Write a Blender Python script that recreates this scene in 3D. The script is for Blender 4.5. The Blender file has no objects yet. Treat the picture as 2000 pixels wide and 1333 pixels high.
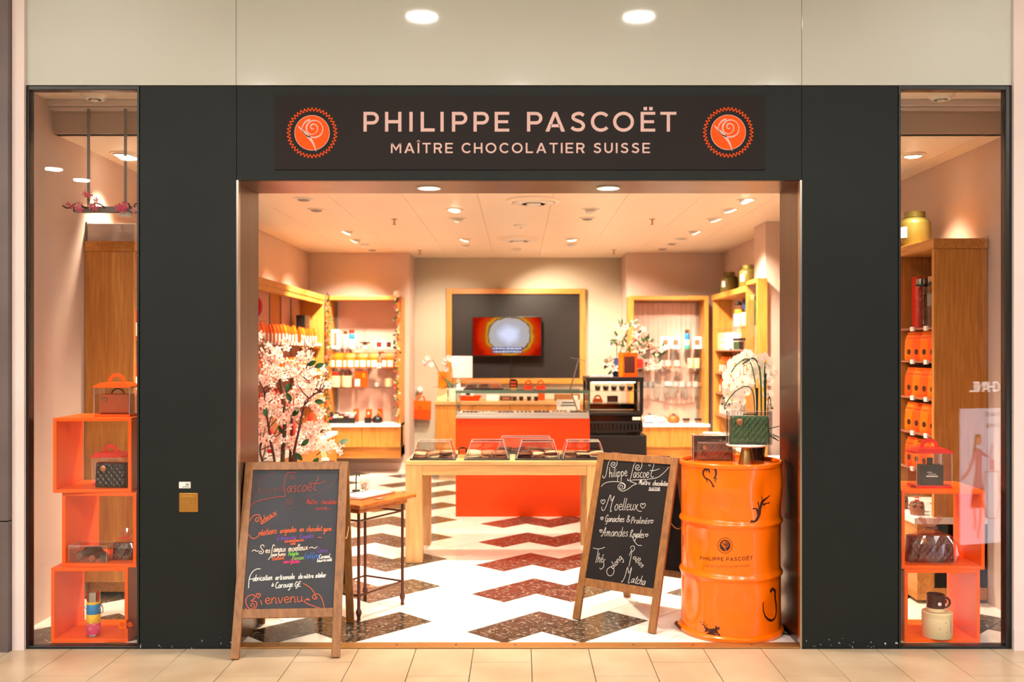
import bpy, bmesh, math, random
from mathutils import Vector, Matrix
S = bpy.context.scene
COL = S.collection
RND = random.Random(11)
PI = math.pi
# ---------------------------------------------------------------- camera
F, CX, CY, H = 1880.0, 1013.0, 685.0, 1.5      # focal length (px of a 2000 px frame), vanishing point, eye height
cam = bpy.data.cameras.new('camera'); camo = bpy.data.objects.new('camera', cam); COL.objects.link(camo)
camo.location = (0, 0, H); camo.rotation_euler = (PI/2, 0, 0)
cam.sensor_width = 36; cam.lens = F/2000*36
cam.shift_x = -(CX-1000)/2000; cam.shift_y = (CY-666.5)/2000
cam.clip_start = 0.02; cam.clip_end = 100
cam.dof.use_dof = True; cam.dof.focus_distance = 4.95; cam.dof.aperture_fstop = 2.2
S.camera = camo
# ---------------------------------------------------------------- world, exposure
W = bpy.data.worlds.new('world'); S.world = W; W.use_nodes = True
W.node_tree.nodes['Background'].inputs[0].default_value = (0.80, 0.86, 0.92, 1)
W.node_tree.nodes['Background'].inputs[1].default_value = 0.28
S.view_settings.view_transform = 'Standard'; S.view_settings.look = 'None'
S.cycles.max_bounces = 6; S.cycles.diffuse_bounces = 3; S.cycles.glossy_bounces = 3; S.cycles.transmission_bounces = 4; S.cycles.transparent_max_bounces = 24
S.cycles.use_adaptive_sampling = True; S.cycles.adaptive_threshold = 0.07; S.cycles.adaptive_min_samples = 16; S.cycles.caustics_reflective = False; S.cycles.caustics_refractive = False
S.view_settings.exposure = 0.1; S.view_settings.gamma = 1.0; S.view_settings.use_curve_mapping = False
MALL_W, SPOT_W, SOFT_W = 14.0, 320.0, 28.0       # watts: mall downlight, shop spot, shop downlight
WARM = (1.0, 0.82, 0.61); NEUT = (1.0, 0.96, 0.90)

def PX(x, Y): return (x-CX)/F*Y
def PZ(y, Y): return H-(y-CY)/F*Y
def FYD(y): return F*H/(y-CY)

# ---------------------------------------------------------------- materials
def lin(c):
    return tuple(((v/255)/12.92 if v/255 <= 0.04045 else ((v/255+0.055)/1.055)**2.4) for v in c)+(1,)
MATS = {}
def mat(name, c, rough=0.5, metal=0.0, c2=None, scale=8.0, stretch=(1,1,1), detail=3, bump=0.0, emit=None, estr=0.0, spec=0.5, coat=0.0, trans=0.0, sss=0.0):
    m = bpy.data.materials.new(name); m.use_nodes = True; MATS[name] = m
    nt = m.node_tree; b = nt.nodes['Principled BSDF']
    b.inputs['Base Color'].default_value = lin(c); b.inputs['Roughness'].default_value = rough
    b.inputs['Metallic'].default_value = metal; b.inputs['Specular IOR Level'].default_value = spec
    b.inputs['Coat Weight'].default_value = coat; b.inputs['Transmission Weight'].default_value = trans
    if emit: b.inputs['Emission Color'].default_value = lin(emit); b.inputs['Emission Strength'].default_value = estr
    if c2 or bump:
        tc = nt.nodes.new('ShaderNodeTexCoord'); mp = nt.nodes.new('ShaderNodeMapping'); nz = nt.nodes.new('ShaderNodeTexNoise')
        nt.links.new(tc.outputs['Object'], mp.inputs[0]); mp.inputs['Scale'].default_value = stretch
        nt.links.new(mp.outputs[0], nz.inputs['Vector']); nz.inputs['Scale'].default_value = scale; nz.inputs['Detail'].default_value = detail
        if c2:
            rp = nt.nodes.new('ShaderNodeValToRGB'); rp.color_ramp.elements[0].position = 0.32; rp.color_ramp.elements[1].position = 0.68
            rp.color_ramp.elements[0].color = lin(c); rp.color_ramp.elements[1].color = lin(c2)
            nt.links.new(nz.outputs['Fac'], rp.inputs[0]); nt.links.new(rp.outputs[0], b.inputs['Base Color'])
        if bump:
            bp = nt.nodes.new('ShaderNodeBump'); bp.inputs['Strength'].default_value = bump; bp.inputs['Distance'].default_value = 0.01
            nt.links.new(nz.outputs['Fac'], bp.inputs['Height']); nt.links.new(bp.outputs[0], b.inputs['Normal'])
    return m
def clear(name, tint, base=.05, rough=0.0, edge=.55):
    m = bpy.data.materials.new(name); m.use_nodes = True; MATS[name] = m; nt = m.node_tree
    nt.nodes.remove(nt.nodes['Principled BSDF'])
    t = nt.nodes.new('ShaderNodeBsdfTransparent'); g = nt.nodes.new('ShaderNodeBsdfGlossy'); f = nt.nodes.new('ShaderNodeLayerWeight'); x = nt.nodes.new('ShaderNodeMixShader')
    t.inputs[0].default_value = tint+(1,); g.inputs['Roughness'].default_value = rough; f.inputs[0].default_value = .5
    pw = nt.nodes.new('ShaderNodeMath'); pw.operation = 'POWER'; pw.inputs[1].default_value = 5
    ml = nt.nodes.new('ShaderNodeMath'); ml.operation = 'MULTIPLY_ADD'; ml.inputs[1].default_value = edge; ml.inputs[2].default_value = base; ml.use_clamp = True
    nt.links.new(f.outputs['Facing'], pw.inputs[0]); nt.links.new(pw.outputs[0], ml.inputs[0]); nt.links.new(ml.outputs[0], x.inputs[0]); nt.links.new(t.outputs[0], x.inputs[1]); nt.links.new(g.outputs[0], x.inputs[2])
    nt.links.new(x.outputs[0], nt.nodes['Material Output'].inputs[0]); return m
def glow(name, c, strength):
    m = bpy.data.materials.new(name); m.use_nodes = True; MATS[name] = m; nt = m.node_tree
    nt.nodes.remove(nt.nodes['Principled BSDF']); e = nt.nodes.new('ShaderNodeEmission')
    e.inputs[0].default_value = lin(c); e.inputs[1].default_value = strength
    nt.links.new(e.outputs[0], nt.nodes['Material Output'].inputs[0]); return m

mat('black_panel', (27,31,30), 0.5, c2=(24,28,27), scale=3, spec=0.2)
mat('black_frame', (16,18,17), 0.35)
mat('sign_panel', (31,23,22), 0.55, c2=(27,20,19), scale=2, spec=.2)
mat('letter_pink', (216,180,174), 0.6, spec=.2)
mat('emblem_orange', (250,84,0), 0.6, spec=.2)
mat('fascia', (190,193,184), 0.07, c2=(197,200,192), scale=.6, spec=0.5)
mat('steel', (112,98,90), 0.3, 1.0, c2=(96,84,78), scale=6, stretch=(1,1,.05))
mat('steel_edge', (190,180,170), 0.25, 1.0)
mat('pillar_white', (228,210,205), 0.5, c2=(220,202,197), scale=2)
mat('pillar_dark', (105,90,88), 0.45, c2=(92,79,77), scale=3)
mat('wall_beige', (204,180,168), 0.85, c2=(199,175,163), scale=1.5)
mat('wall_green', (192,182,162), 0.85, c2=(187,177,157), scale=1.5)
mat('ceiling_white', (246,234,216), 0.38, c2=(242,229,210), scale=1.2, spec=0.4)
mat('white_plastic', (235,232,226), 0.4)
mat('tile_white', (255,250,244), 0.12, c2=(245,236,226), scale=7, detail=6)
mat('grout', (84,70,58), 0.8)
mat('mall_tile', (204,182,154), 0.28, c2=(184,158,128), scale=3.5, detail=8)
mat('mall_grout', (110,92,76), 0.9)
mat('wood_oak', (208,142,62), 0.42, c2=(180,114,44), scale=5, stretch=(14,14,.9), detail=4)
mat('wood_oak_h', (208,142,62), 0.42, c2=(180,114,44), scale=5, stretch=(.9,14,14), detail=4)
mat('wood_oak_y', (208,142,62), 0.42, c2=(180,114,44), scale=5, stretch=(14,.9,14), detail=4)
mat('wood_light', (200,154,100), 0.4, c2=(180,130,80), scale=4, stretch=(.9,12,12), detail=4)
mat('wood_light_v', (200,154,100), 0.4, c2=(180,130,80), scale=4, stretch=(12,12,.9), detail=4)
mat('wood_frame', (150,98,46), 0.45, c2=(120,74,32), scale=6, stretch=(10,10,1.2), detail=5)
mat('wood_console', (206,118,44), 0.3, c2=(160,82,28), scale=5, stretch=(3,12,12))
mat('chalkboard', (54,56,62), 0.7, c2=(62,64,71), scale=5, spec=.3)
mat('chalkboard_dark', (27,22,23), 0.75, c2=(31,26,27), scale=5, spec=.2)
mat('wall_board', (36,32,32), 0.5, c2=(33,29,29), scale=3, spec=.3)
mat('orange', (255,96,4), 0.4, spec=.3)
mat('orange_panel', (250,72,0), 0.4, spec=.3)
mat('orange_pouch', (248,92,6), 0.35, c2=(238,64,4), scale=9)
mat('orange_pouch2', (250,122,10), 0.32, c2=(246,92,6), scale=9)
mat('red', (222,40,24), 0.4)
mat('drum_orange', (255,113,0), 0.22, coat=0.3, c2=(252,107,0), scale=3)
mat('decal', (58,18,8), 0.4)
mat('decal_soft', (168,74,14), 0.4)
mat('gold', (190,150,90), 0.28, 1.0)
mat('brass', (190,140,70), 0.35, 1.0)
mat('brass_strip', (170,120,66), 0.45, 0.5)
mat('choco', (62,28,20), 0.35, c2=(78,36,26), scale=12)
mat('choco_red', (92,26,26), 0.28)
mat('choco_tan', (160,100,72), 0.4); mat('choco_milk', (196,140,104), 0.4, c2=(160,104,74), scale=30)
mat('choco_black', (24,14,18), 0.25)
mat('choco_green', (64,94,52), 0.45, c2=(54,82,44), scale=20); mat('choco_bag', (112,64,48), 0.4)
mat('choco_orange', (196,92,40), 0.4)
mat('medal', (186,120,80), 0.35, 0.6)
mat('cream', (232,206,160), 0.5)
mat('black', (18,17,18), 0.35)
mat('black_gloss', (14,13,14), 0.12)
mat('white', (240,236,230), 0.5)
mat('grey', (130,126,124), 0.5)
mat('grey_bag', (178,160,154), 0.4)
mat('blue', (40,130,190), 0.35)
mat('navy', (28,60,110), 0.35)
mat('teal', (60,170,150), 0.35)
mat('yellow', (240,190,40), 0.4)
mat('pink', (240,160,160), 0.45)
mat('magenta', (220,60,110), 0.4)
mat('olive', (112,100,44), 0.35, 0.4)
mat('chrome', (205,200,195), 0.12, 1.0); mat('satin_steel', (214,208,202), 0.38, 0.85); mat('glass_edge', (96,124,112), 0.2)
mat('leaf', (46,84,40), 0.45, c2=(36,66,32), scale=15)
mat('leaf_dark', (24,34,22), 0.4)
mat('bark', (98,66,44), 0.8, c2=(72,46,32), scale=20)
mat('twig', (84,40,30), 0.8)
mat('petal_pink', (226,90,120), 0.6)
mat('pistil', (214,110,110), 0.6)
mat('pistil_gold', (222,176,60), 0.6)
mat('iron', (92,52,36), 0.5, 0.4)
mat('pot_mint', (206,224,204), 0.4)
mat('tv_black', (12,12,12), 0.25)
mat('paper', (236,226,220), 0.6)
mat('ink', (40,38,40), 0.6)
mat('bamboo', (206,150,84), 0.5)
mat('curtain', (226,190,178), 0.7, c2=(212,176,166), scale=4)
mat('panel_pink', (214,176,162), 0.6, c2=(206,168,154), scale=2)
mat('ad_grey', (60,58,62), 0.6)
mat('mall_wall', (110,104,98), 0.7); mat('mall_ceiling', (196,184,160), 0.7); mat('mall_ceiling_cool', (226,226,218), 0.7)
clear('glass', (0.985, 0.985, 0.98), .026); clear('shelf_glass', (0.95, 0.985, 0.965), .05)
clear('cello', (0.975, 0.965, 0.965), .07, 0.06); clear('cello_red', (0.97, 0.86, 0.84), .13, 0.12)
clear('acrylic', (0.975, 0.97, 0.97), .08, 0.04)
m = clear('film_edge', (0.97, 0.96, 0.96), .10, .05)
d_ = m.node_tree.nodes.new('ShaderNodeBsdfDiffuse'); d_.inputs[0].default_value = (.75,.72,.72,1); x_ = m.node_tree.nodes.new('ShaderNodeMixShader'); x_.inputs[0].default_value = .38
o_ = m.node_tree.nodes['Material Output']; m.node_tree.links.new(o_.inputs[0].links[0].from_socket, x_.inputs[1]); m.node_tree.links.new(d_.outputs[0], x_.inputs[2]); m.node_tree.links.new(x_.outputs[0], o_.inputs[0])
glow('lamp_warm', (255,232,200), 14); glow('lamp_mall', (255,250,240), 34); glow('case_light', (245,255,240), 4)
for n, c in dict(white=(238,232,226), pinkw=(246,214,200), orange=(220,96,48), red=(164,60,44), dim=(112,62,58), purple=(112,70,160), green=(120,200,80), lime=(140,180,90), blue=(60,110,200), magenta=(240,40,120), grey=(205,200,196)).items():
    mat('chalk_'+n, c, 0.8)
def petal(name, c):
    m = bpy.data.materials.new(name); m.use_nodes = True; MATS[name] = m; nt = m.node_tree; nt.nodes.remove(nt.nodes['Principled BSDF'])
    a = nt.nodes.new('ShaderNodeBsdfDiffuse'); b = nt.nodes.new('ShaderNodeBsdfTranslucent'); x = nt.nodes.new('ShaderNodeMixShader'); x.inputs[0].default_value = .45
    a.inputs[0].default_value = lin(c); b.inputs[0].default_value = lin(c); nt.links.new(a.outputs[0], x.inputs[1]); nt.links.new(b.outputs[0], x.inputs[2]); nt.links.new(x.outputs[0], nt.nodes['Material Output'].inputs[0])
petal('petal_blush', (255,214,198)); petal('petal_white', (252,240,228))
# terrazzo dark tile
m = mat('tile_dark', (60,52,42), 0.17, spec=.4); nt = m.node_tree; b = nt.nodes['Principled BSDF']
tc = nt.nodes.new('ShaderNodeNewGeometry'); n = nt.nodes.new('ShaderNodeTexNoise'); n.inputs['Scale'].default_value = 14; n.inputs['Detail'].default_value = 8
nt.links.new(tc.outputs['Position'], n.inputs['Vector']); va = nt.nodes.new('ShaderNodeVectorMath'); va.operation = 'MULTIPLY_ADD'
va.inputs[1].default_value = (.10,.10,.10); nt.links.new(n.outputs['Color'], va.inputs[0]); nt.links.new(tc.outputs['Position'], va.inputs[2])
cols = []
for scl, ramp in ((38, ((0,(40,38,33)),(.4,(58,48,40)),(.62,(76,56,46)),(.8,(50,48,42)),(.88,(120,104,88)),(1,(170,156,140)))), (80, ((0,(44,44,38)),(.5,(70,60,50)),(.74,(104,90,76)),(.88,(176,162,146)),(1,(226,216,202))))):
    v = nt.nodes.new('ShaderNodeTexVoronoi'); v.inputs['Scale'].default_value = scl; nt.links.new(va.outputs[0], v.inputs['Vector'])
    sp = nt.nodes.new('ShaderNodeSeparateColor'); nt.links.new(v.outputs['Color'], sp.inputs[0])
    rp = nt.nodes.new('ShaderNodeValToRGB'); rp.color_ramp.interpolation = 'CONSTANT'; e = rp.color_ramp.elements; e[0].color = lin(ramp[0][1]); e[1].position = ramp[-1][0]; e[1].color = lin(ramp[-1][1])
    for p, c in ramp[1:-1]: q = e.new(p); q.color = lin(c)
    nt.links.new(sp.outputs[0], rp.inputs[0]); cols.append(rp.outputs[0])
mx = nt.nodes.new('ShaderNodeMix'); mx.data_type = 'RGBA'; mx.inputs[0].default_value = .5; nt.links.new(cols[0], mx.inputs[6]); nt.links.new(cols[1], mx.inputs[7]); nt.links.new(mx.outputs[2], b.inputs['Base Color'])
for nm in ('tile_white','mall_tile'):
    q = MATS[nm].node_tree; g_ = q.nodes.new('ShaderNodeNewGeometry'); mp_ = [x for x in q.nodes if x.type == 'MAPPING'][0]; q.links.new(g_.outputs['Position'], mp_.inputs[0])
# paint chips near the foot of the black columns
m = MATS['black_panel']; nt = m.node_tree; b = nt.nodes['Principled BSDF']
geo = nt.nodes.new('ShaderNodeNewGeometry'); sx = nt.nodes.new('ShaderNodeSeparateXYZ'); nt.links.new(geo.outputs['Position'], sx.inputs[0])
n = nt.nodes.new('ShaderNodeTexNoise'); n.inputs['Scale'].default_value = 55; n.inputs['Detail'].default_value = 2; nt.links.new(geo.outputs['Position'], n.inputs['Vector'])
r1 = nt.nodes.new('ShaderNodeMapRange'); r1.inputs[1].default_value = .04; r1.inputs[2].default_value = .13; r1.inputs[3].default_value = .1; r1.inputs[4].default_value = -.3;  nt.links.new(sx.outputs[2], r1.inputs[0])
ad = nt.nodes.new('ShaderNodeMath'); nt.links.new(n.outputs['Fac'], ad.inputs[0]); nt.links.new(r1.outputs[0], ad.inputs[1])
gt = nt.nodes.new('ShaderNodeMath'); gt.operation = 'GREATER_THAN'; gt.inputs[1].default_value = .76; nt.links.new(ad.outputs[0], gt.inputs[0])
old = b.inputs['Base Color'].links[0].from_socket; mx = nt.nodes.new('ShaderNodeMix'); mx.data_type = 'RGBA'
nt.links.new(gt.outputs[0], mx.inputs[0]); nt.links.new(old, mx.inputs[6]); mx.inputs[7].default_value = lin((190,190,186)); nt.links.new(mx.outputs[2], b.inputs['Base Color'])
# TV picture: white sugar disc in a copper bowl
m = bpy.data.materials.new('tv_picture'); m.use_nodes = True; MATS['tv_picture'] = m; nt = m.node_tree; nt.nodes.remove(nt.nodes['Principled BSDF'])
em = nt.nodes.new('ShaderNodeEmission'); em.inputs[1].default_value = 1.0; nt.links.new(em.outputs[0], nt.nodes['Material Output'].inputs[0])
tc = nt.nodes.new('ShaderNodeTexCoord'); mp = nt.nodes.new('ShaderNodeMapping'); mp.inputs['Scale'].default_value = (3.3,0,3.9); mp.inputs['Location'].default_value = (-.1,0,-.1); nt.links.new(tc.outputs['Object'], mp.inputs[0])
ln = nt.nodes.new('ShaderNodeVectorMath'); ln.operation = 'LENGTH'; nt.links.new(mp.outputs[0], ln.inputs[0])
n = nt.nodes.new('ShaderNodeTexNoise'); n.inputs['Scale'].default_value = 9; n.inputs['Detail'].default_value = 6; nt.links.new(tc.outputs['Object'], n.inputs['Vector'])
ad = nt.nodes.new('ShaderNodeMath'); ad.operation = 'MULTIPLY_ADD'; ad.inputs[1].default_value = .36; nt.links.new(n.outputs['Fac'], ad.inputs[0]); nt.links.new(ln.outputs['Value'], ad.inputs[2])
rp = nt.nodes.new('ShaderNodeValToRGB'); e = rp.color_ramp.elements; e[0].position = .25; e[0].color = lin((215,218,245)); e[1].position = 1; e[1].color = lin((150,16,2))
for p, c in ((.45,(176,172,180)), (.62,(178,166,158)), (.645,(90,50,14)), (.69,(206,146,40)), (.76,(176,74,10)), (.86,(200,40,6))): q = e.new(p); q.color = lin(c)
sc_ = nt.nodes.new('ShaderNodeMath'); sc_.operation = 'MULTIPLY'; sc_.inputs[1].default_value = .59; nt.links.new(ad.outputs[0], sc_.inputs[0])
nt.links.new(sc_.outputs[0], rp.inputs[0]); nt.links.new(rp.outputs[0], em.inputs[0])

# ---------------------------------------------------------------- mesh helpers
class MB:
    def __init__(s): s.v = []; s.f = []; s.m = []
    def add(s, vs, fs, m=0):
        o = len(s.v); s.v += [tuple(p) for p in vs]; s.f += [tuple(i+o for i in f) for f in fs]; s.m += [m]*len(fs); return s
    def box(s, x0, x1, y0, y1, z0, z1, m=0):
        return s.add([(x0,y0,z0),(x1,y0,z0),(x1,y1,z0),(x0,y1,z0),(x0,y0,z1),(x1,y0,z1),(x1,y1,z1),(x0,y1,z1)],
                     [(0,3,2,1),(4,5,6,7),(0,1,5,4),(1,2,6,5),(2,3,7,6),(3,0,4,7)], m)
    def hexa(s, p, m=0):  # 8 points: bottom 4, top 4
        return s.add(p, [(0,3,2,1),(4,5,6,7),(0,1,5,4),(1,2,6,5),(2,3,7,6),(3,0,4,7)], m)
    def bar(s, a, b, w, t, up=(0,0,1), m=0):
        a = Vector(a); b = Vector(b); d = (b-a).normalized(); u = Vector(up); r = d.cross(u).normalized(); u = r.cross(d).normalized()
        r = r*(w/2); u = u*(t/2); return s.hexa([a-r-u, a+r-u, a+r+u, a-r+u, b-r-u, b+r-u, b+r+u, b-r+u], m)
    def tube(s, pts, r, n=8, m=0, closed=False):
        pts = [Vector(p) for p in pts]; k = len(pts); rs = r if isinstance(r, (list, tuple)) else [r]*k
        vs = []; prev = None
        for i in range(k):
            t = (pts[(i+1) % k]-pts[i-1]) if closed else (pts[min(i+1,k-1)]-pts[max(i-1,0)])
            if t.length < 1e-9: t = Vector((0,0,1))
            t.normalize()
            a = prev if prev is not None else (Vector((0,0,1)) if abs(t.z) < .9 else Vector((1,0,0)))
            a = (a-t*a.dot(t))
            if a.length < 1e-6: a = t.orthogonal()
            a.normalize(); prev = a; c = t.cross(a)
            for j in range(n):
                q = 2*PI*j/n; vs.append(pts[i]+(a*math.cos(q)+c*math.sin(q))*rs[i])
        fs = []
        for i in range(k if closed else k-1):
            for j in range(n): i2 = (i+1) % k; fs.append((i*n+j, i*n+(j+1)%n, i2*n+(j+1)%n, i2*n+j))
        if not closed: fs += [tuple(range(n))[::-1], tuple(range((k-1)*n, k*n))]
        return s.add(vs, fs, m)
    def lathe(s, prof, n=24, c=(0,0,0), m=0, fn=None):
        vs = []; k = len(prof)
        for r, z in prof:
            for j in range(n):
                q = 2*PI*j/n; rr = r if fn is None else r+fn(q, z)
                vs.append((c[0]+rr*math.cos(q), c[1]+rr*math.sin(q), c[2]+z))
        fs = [(i*n+j, i*n+(j+1)%n, (i+1)*n+(j+1)%n, (i+1)*n+j) for i in range(k-1) for j in range(n)]
        if prof[0][0] > 1e-5: fs.append(tuple(range(n))[::-1])
        if prof[-1][0] > 1e-5: fs.append(tuple(range((k-1)*n, k*n)))
        return s.add(vs, fs, m)
    def prism(s, poly, y0, y1, m=0):    # polygon in XZ
        k = len(poly); vs = [(x,y0,z) for x,z in poly]+[(x,y1,z) for x,z in poly]
        return s.add(vs, [tuple(range(k)), tuple(range(2*k-1,k-1,-1))]+[(i,i+k,(i+1)%k+k,(i+1)%k) for i in range(k)], m)
    def slab(s, poly, z0, z1, m=0):     # polygon in XY
        k = len(poly); vs = [(x,y,z0) for x,y in poly]+[(x,y,z1) for x,y in poly]
        return s.add(vs, [tuple(range(k))[::-1], tuple(range(k,2*k))]+[(i,(i+1)%k,(i+1)%k+k,i+k) for i in range(k)], m)
    def ball(s, c, r, nu=12, nv=8, sc=(1,1,1), m=0):
        prof = [(max(r*math.sin(PI*i/nv), 1e-6), -r*math.cos(PI*i/nv)) for i in range(nv+1)]
        o = len(s.v); s.lathe(prof, nu, (0,0,0), m)
        for i in range(o, len(s.v)): p = s.v[i]; s.v[i] = (c[0]+p[0]*sc[0], c[1]+p[1]*sc[1], c[2]+p[2]*sc[2])
        return s
    def ribbon(s, pts, nrm, w, m=0):    # flat strip with a given normal per strip; w: width or list
        pts = [Vector(p) for p in pts]; k = len(pts)
        if k < 2: return s
        ws = w if isinstance(w, (list, tuple)) else [w]*k; vs = []
        for i in range(k):
            t = pts[min(i+1,k-1)]-pts[max(i-1,0)]; nn = nrm[i] if isinstance(nrm, list) else nrm
            sd = Vector(nn).cross(t)
            if sd.length < 1e-9: sd = Vector((1,0,0))
            sd.normalize(); vs += [pts[i]-sd*ws[i]/2, pts[i]+sd*ws[i]/2]
        return s.add(vs, [(2*i,2*i+2,2*i+3,2*i+1) for i in range(k-1)], m)
    def xf(s, M, o=0):
        for i in range(o, len(s.v)): s.v[i] = tuple(M @ Vector(s.v[i]))
        return s
    def mesh(s, name, mats, smooth=False, bevel=0, recalc=True):
        me = bpy.data.meshes.new(name); bm = bmesh.new()
        bv = [bm.verts.new(p) for p in s.v]
        for f, mi in zip(s.f, s.m):
            try: q = bm.faces.new([bv[i] for i in f]); q.material_index = mi; q.smooth = smooth
            except ValueError: pass
        if recalc: bmesh.ops.remove_doubles(bm, verts=bm.verts, dist=1e-6); bmesh.ops.recalc_face_normals(bm, faces=bm.faces)
        if bevel: bmesh.ops.bevel(bm, geom=list(bm.edges), offset=bevel, segments=2, affect='EDGES', profile=.5, clamp_overlap=True)
        bm.to_mesh(me); bm.free()
        for mm in (mats if isinstance(mats, (list,tuple)) else [mats]): me.materials.append(MATS[mm])
        if smooth: me.set_sharp_from_angle(angle=math.radians(38))
        return me
    def build(s, name, mats, parent=None, smooth=False, bevel=0, loc=None, rot=None, recalc=True):
        return obj(name, s.mesh(name, mats, smooth, bevel, recalc), parent, loc, rot)
def obj(name, me, parent=None, loc=None, rot=None):
    o = bpy.data.objects.new(name, me); COL.objects.link(o)
    if parent is not None: o.parent = parent
    if loc is not None: o.location = loc
    if rot is not None: o.rotation_euler = rot
    return o
def tag(o, label=None, cat=None, group=None, kind=None):
    if cat and not kind: kind = 'thing'
    if label: o['label'] = label
    if cat: o['category'] = cat
    if group: o['group'] = group
    if kind: o['kind'] = kind
    return o
def thing(name, label, cat, loc=(0,0,0), rz=0, group=None):
    o = obj(name, None, None, loc, (0,0,rz)); o.empty_display_size = .05; return tag(o, label, cat, group)
def struct(name, mb, mats, label=None, **k): return tag(mb.build(name, mats, **k), label, None, None, 'structure')
def copy_tree(o, parent=None):
    c = o.copy(); COL.objects.link(c); c.parent = parent
    for ch in list(o.children): copy_tree(ch, c)
    return c
def dup(o, loc, rz=None, label=None, group=None, scale=None):
    c = copy_tree(o); c.location = loc
    if rz is not None: c.rotation_euler = (0,0,rz)
    if label: c['label'] = label
    if group: c['group'] = group
    if scale: c.scale = scale
    return c
def light(kind, loc, energy, color, size=.1, rot=(0,0,0), spot=None, parent=None, name='lamp_light', blend=.5):
    l = bpy.data.lights.new(name, kind); l.energy = energy; l.color = color
    if kind == 'AREA': l.shape = 'DISK'; l.size = size
    else: l.shadow_soft_size = size
    if kind == 'SPOT': l.spot_size = spot; l.spot_blend = blend
    o = obj(name, l, parent, loc, rot); return o
def look(d):  # euler so that local -Z points along d
    return Vector(d).to_track_quat('-Z', 'Y').to_euler()
def crom(P, seg=6):
    P = [Vector(p) for p in P]
    if len(P) < 3: return P
    out = []; Q = [2*P[0]-P[1]]+P+[2*P[-1]-P[-2]]
    for i in range(1, len(Q)-2):
        a, b, c, d = Q[i-1:i+3]
        for k in range(seg):
            t = k/seg; out.append(.5*((2*b)+(c-a)*t+(2*a-5*b+4*c-d)*t*t+(3*b-a-3*c+d)*t**3))
    out.append(P[-1]); return out
def spiral(cx, cy, r0, r1, a0, turns, n=28, sx=1, sy=1):
    return [(cx+sx*(r0+(r1-r0)*i/n)*math.cos(a0+2*PI*turns*i/n), cy+sy*(r0+(r1-r0)*i/n)*math.sin(a0+2*PI*turns*i/n)) for i in range(n+1)]
# ================================================================ STRUCTURE
FY = 4.837                                # front plane of the shop front
YI = 5.246                                # inner end of the portal
XL, XR, XRB = -2.64, 2.78, 2.57           # side walls
YB, YC = 12.1, 12.75                      # rear side walls, rear centre wall
ZC = 2.73
def fx(x): return PX(x, FY)
def fz(y): return PZ(y, FY)
ZT, ZP = fz(168), fz(352)
XPL, XPR = fx(462), fx(1566)
# ---- mall floor: running bond of stone tiles, one third offset
mf = MB().box(-9,9,-9,FY,-.1,-.012); mfo = struct('floor_mall', mf, 'mall_grout', 'beige stone tiled mall floor in front of the shop')
tw, tl = .2885, .603
me_full = MB().box(0,tw-.004,0,tl-.004,-.03,0).mesh('tile', 'mall_tile', bevel=.0015)
x0 = PX(815, FYD(1264))
offs = [FYD(1321), FYD(1294), FYD(1268)]
for k in range(-13, 13):
    ya = offs[k % 3]
    for r in range(-3, 3):
        a = ya+r*tl; b = a+tl
        if b > FY-.01:
            b2 = FY-.004
            if b2-a < .02: continue
            obj('tile', MB().box(0,tw-.004,0,b2-a,-.03,0).mesh('tile', 'mall_tile'), mfo, (x0+k*tw, a, 0))
        else: obj('tile', me_full, mfo, (x0+k*tw, a, 0))
far = MB().box(-9,9,-9,offs[0]-3*tl-.2,-.03,-.0005).build('far_tiles', 'mall_tile', mfo)
# ---- shop floor: 2:1 tiles at 45 degrees, dark pairs
XMIN, XMAX, YMIN, YMAX = XL, XR, 4.93, YC
def clip(poly):
    def half(P, fn):
        out = []
        for i in range(len(P)):
            a, b = P[i-1], P[i]; fa, fb = fn(a), fn(b)
            if fa*fb < 0: t = fa/(fa-fb); out.append((a[0]+(b[0]-a[0])*t, a[1]+(b[1]-a[1])*t))
            if fb >= 0: out.append(b)
        return out
    for fn in (lambda p: p[0]-XMIN, lambda p: XMAX-p[0], lambda p: p[1]-YMIN, lambda p: YMAX-p[1]):
        poly = half(poly, fn)
        if len(poly) < 3: return None
    return poly
sf = MB().box(XL,XR,4.93,YC,-.1,-.014); sfo = struct('floor_shop', sf, 'grout', 'polished white and dark stone zigzag floor inside the shop')
O = Vector((PX(912, FYD(1235)), FYD(1235))); rot = Matrix.Rotation(math.radians(1.05), 2)
d = .40; g = .0024
base = [(g*1.4,0), (d-0,d-g*1.4), (d*1.5-g*1.4,d*.5), (d*.5,-d*.5+g*1.4)]
def place(i, j): return [tuple(rot @ Vector((x+i*d+j*d, y+i*d))+O) for x, y in base]
tme = {}
for c in ('tile_dark', 'tile_white'):
    P = [tuple(rot @ Vector(p)) for p in base]; tme[c] = MB().slab(P,-.02,0).mesh('tile', c)
cnt = 0; extra = MB(); extrad = MB()
for i in range(-3, 26):
    for j in range(-40, 20):
        P = place(i, j)
        cy = sum(p[1] for p in P)/4; cx = sum(p[0] for p in P)/4
        if not (XMIN-.5 < cx < XMAX+.5 and YMIN-.5 < cy < YMAX+.5): continue
        c = 'tile_dark' if (i % 2 == 0 and (i+j) % 3 in (0,1)) else 'tile_white'
        Q = clip(P)
        if not Q: continue
        if cy > 11.6: (extrad if c == 'tile_dark' else extra).slab(Q,-.02,0); continue   # hidden strip behind the counters
        full = all(XMIN <= p[0] <= XMAX and YMIN <= p[1] <= YMAX for p in P)
        if full: q = rot @ Vector((i*d+j*d, i*d))+O; obj('tile', tme[c], sfo, (q.x, q.y, 0))
        else: MB().slab(Q,-.02,0).build('tile', c, sfo)
        cnt += 1
tag(extra.build('rear_tiles', 'tile_white', sfo), kind='stuff'); tag(extrad.build('rear_dark_tiles', 'tile_dark', sfo), kind='stuff')
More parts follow.
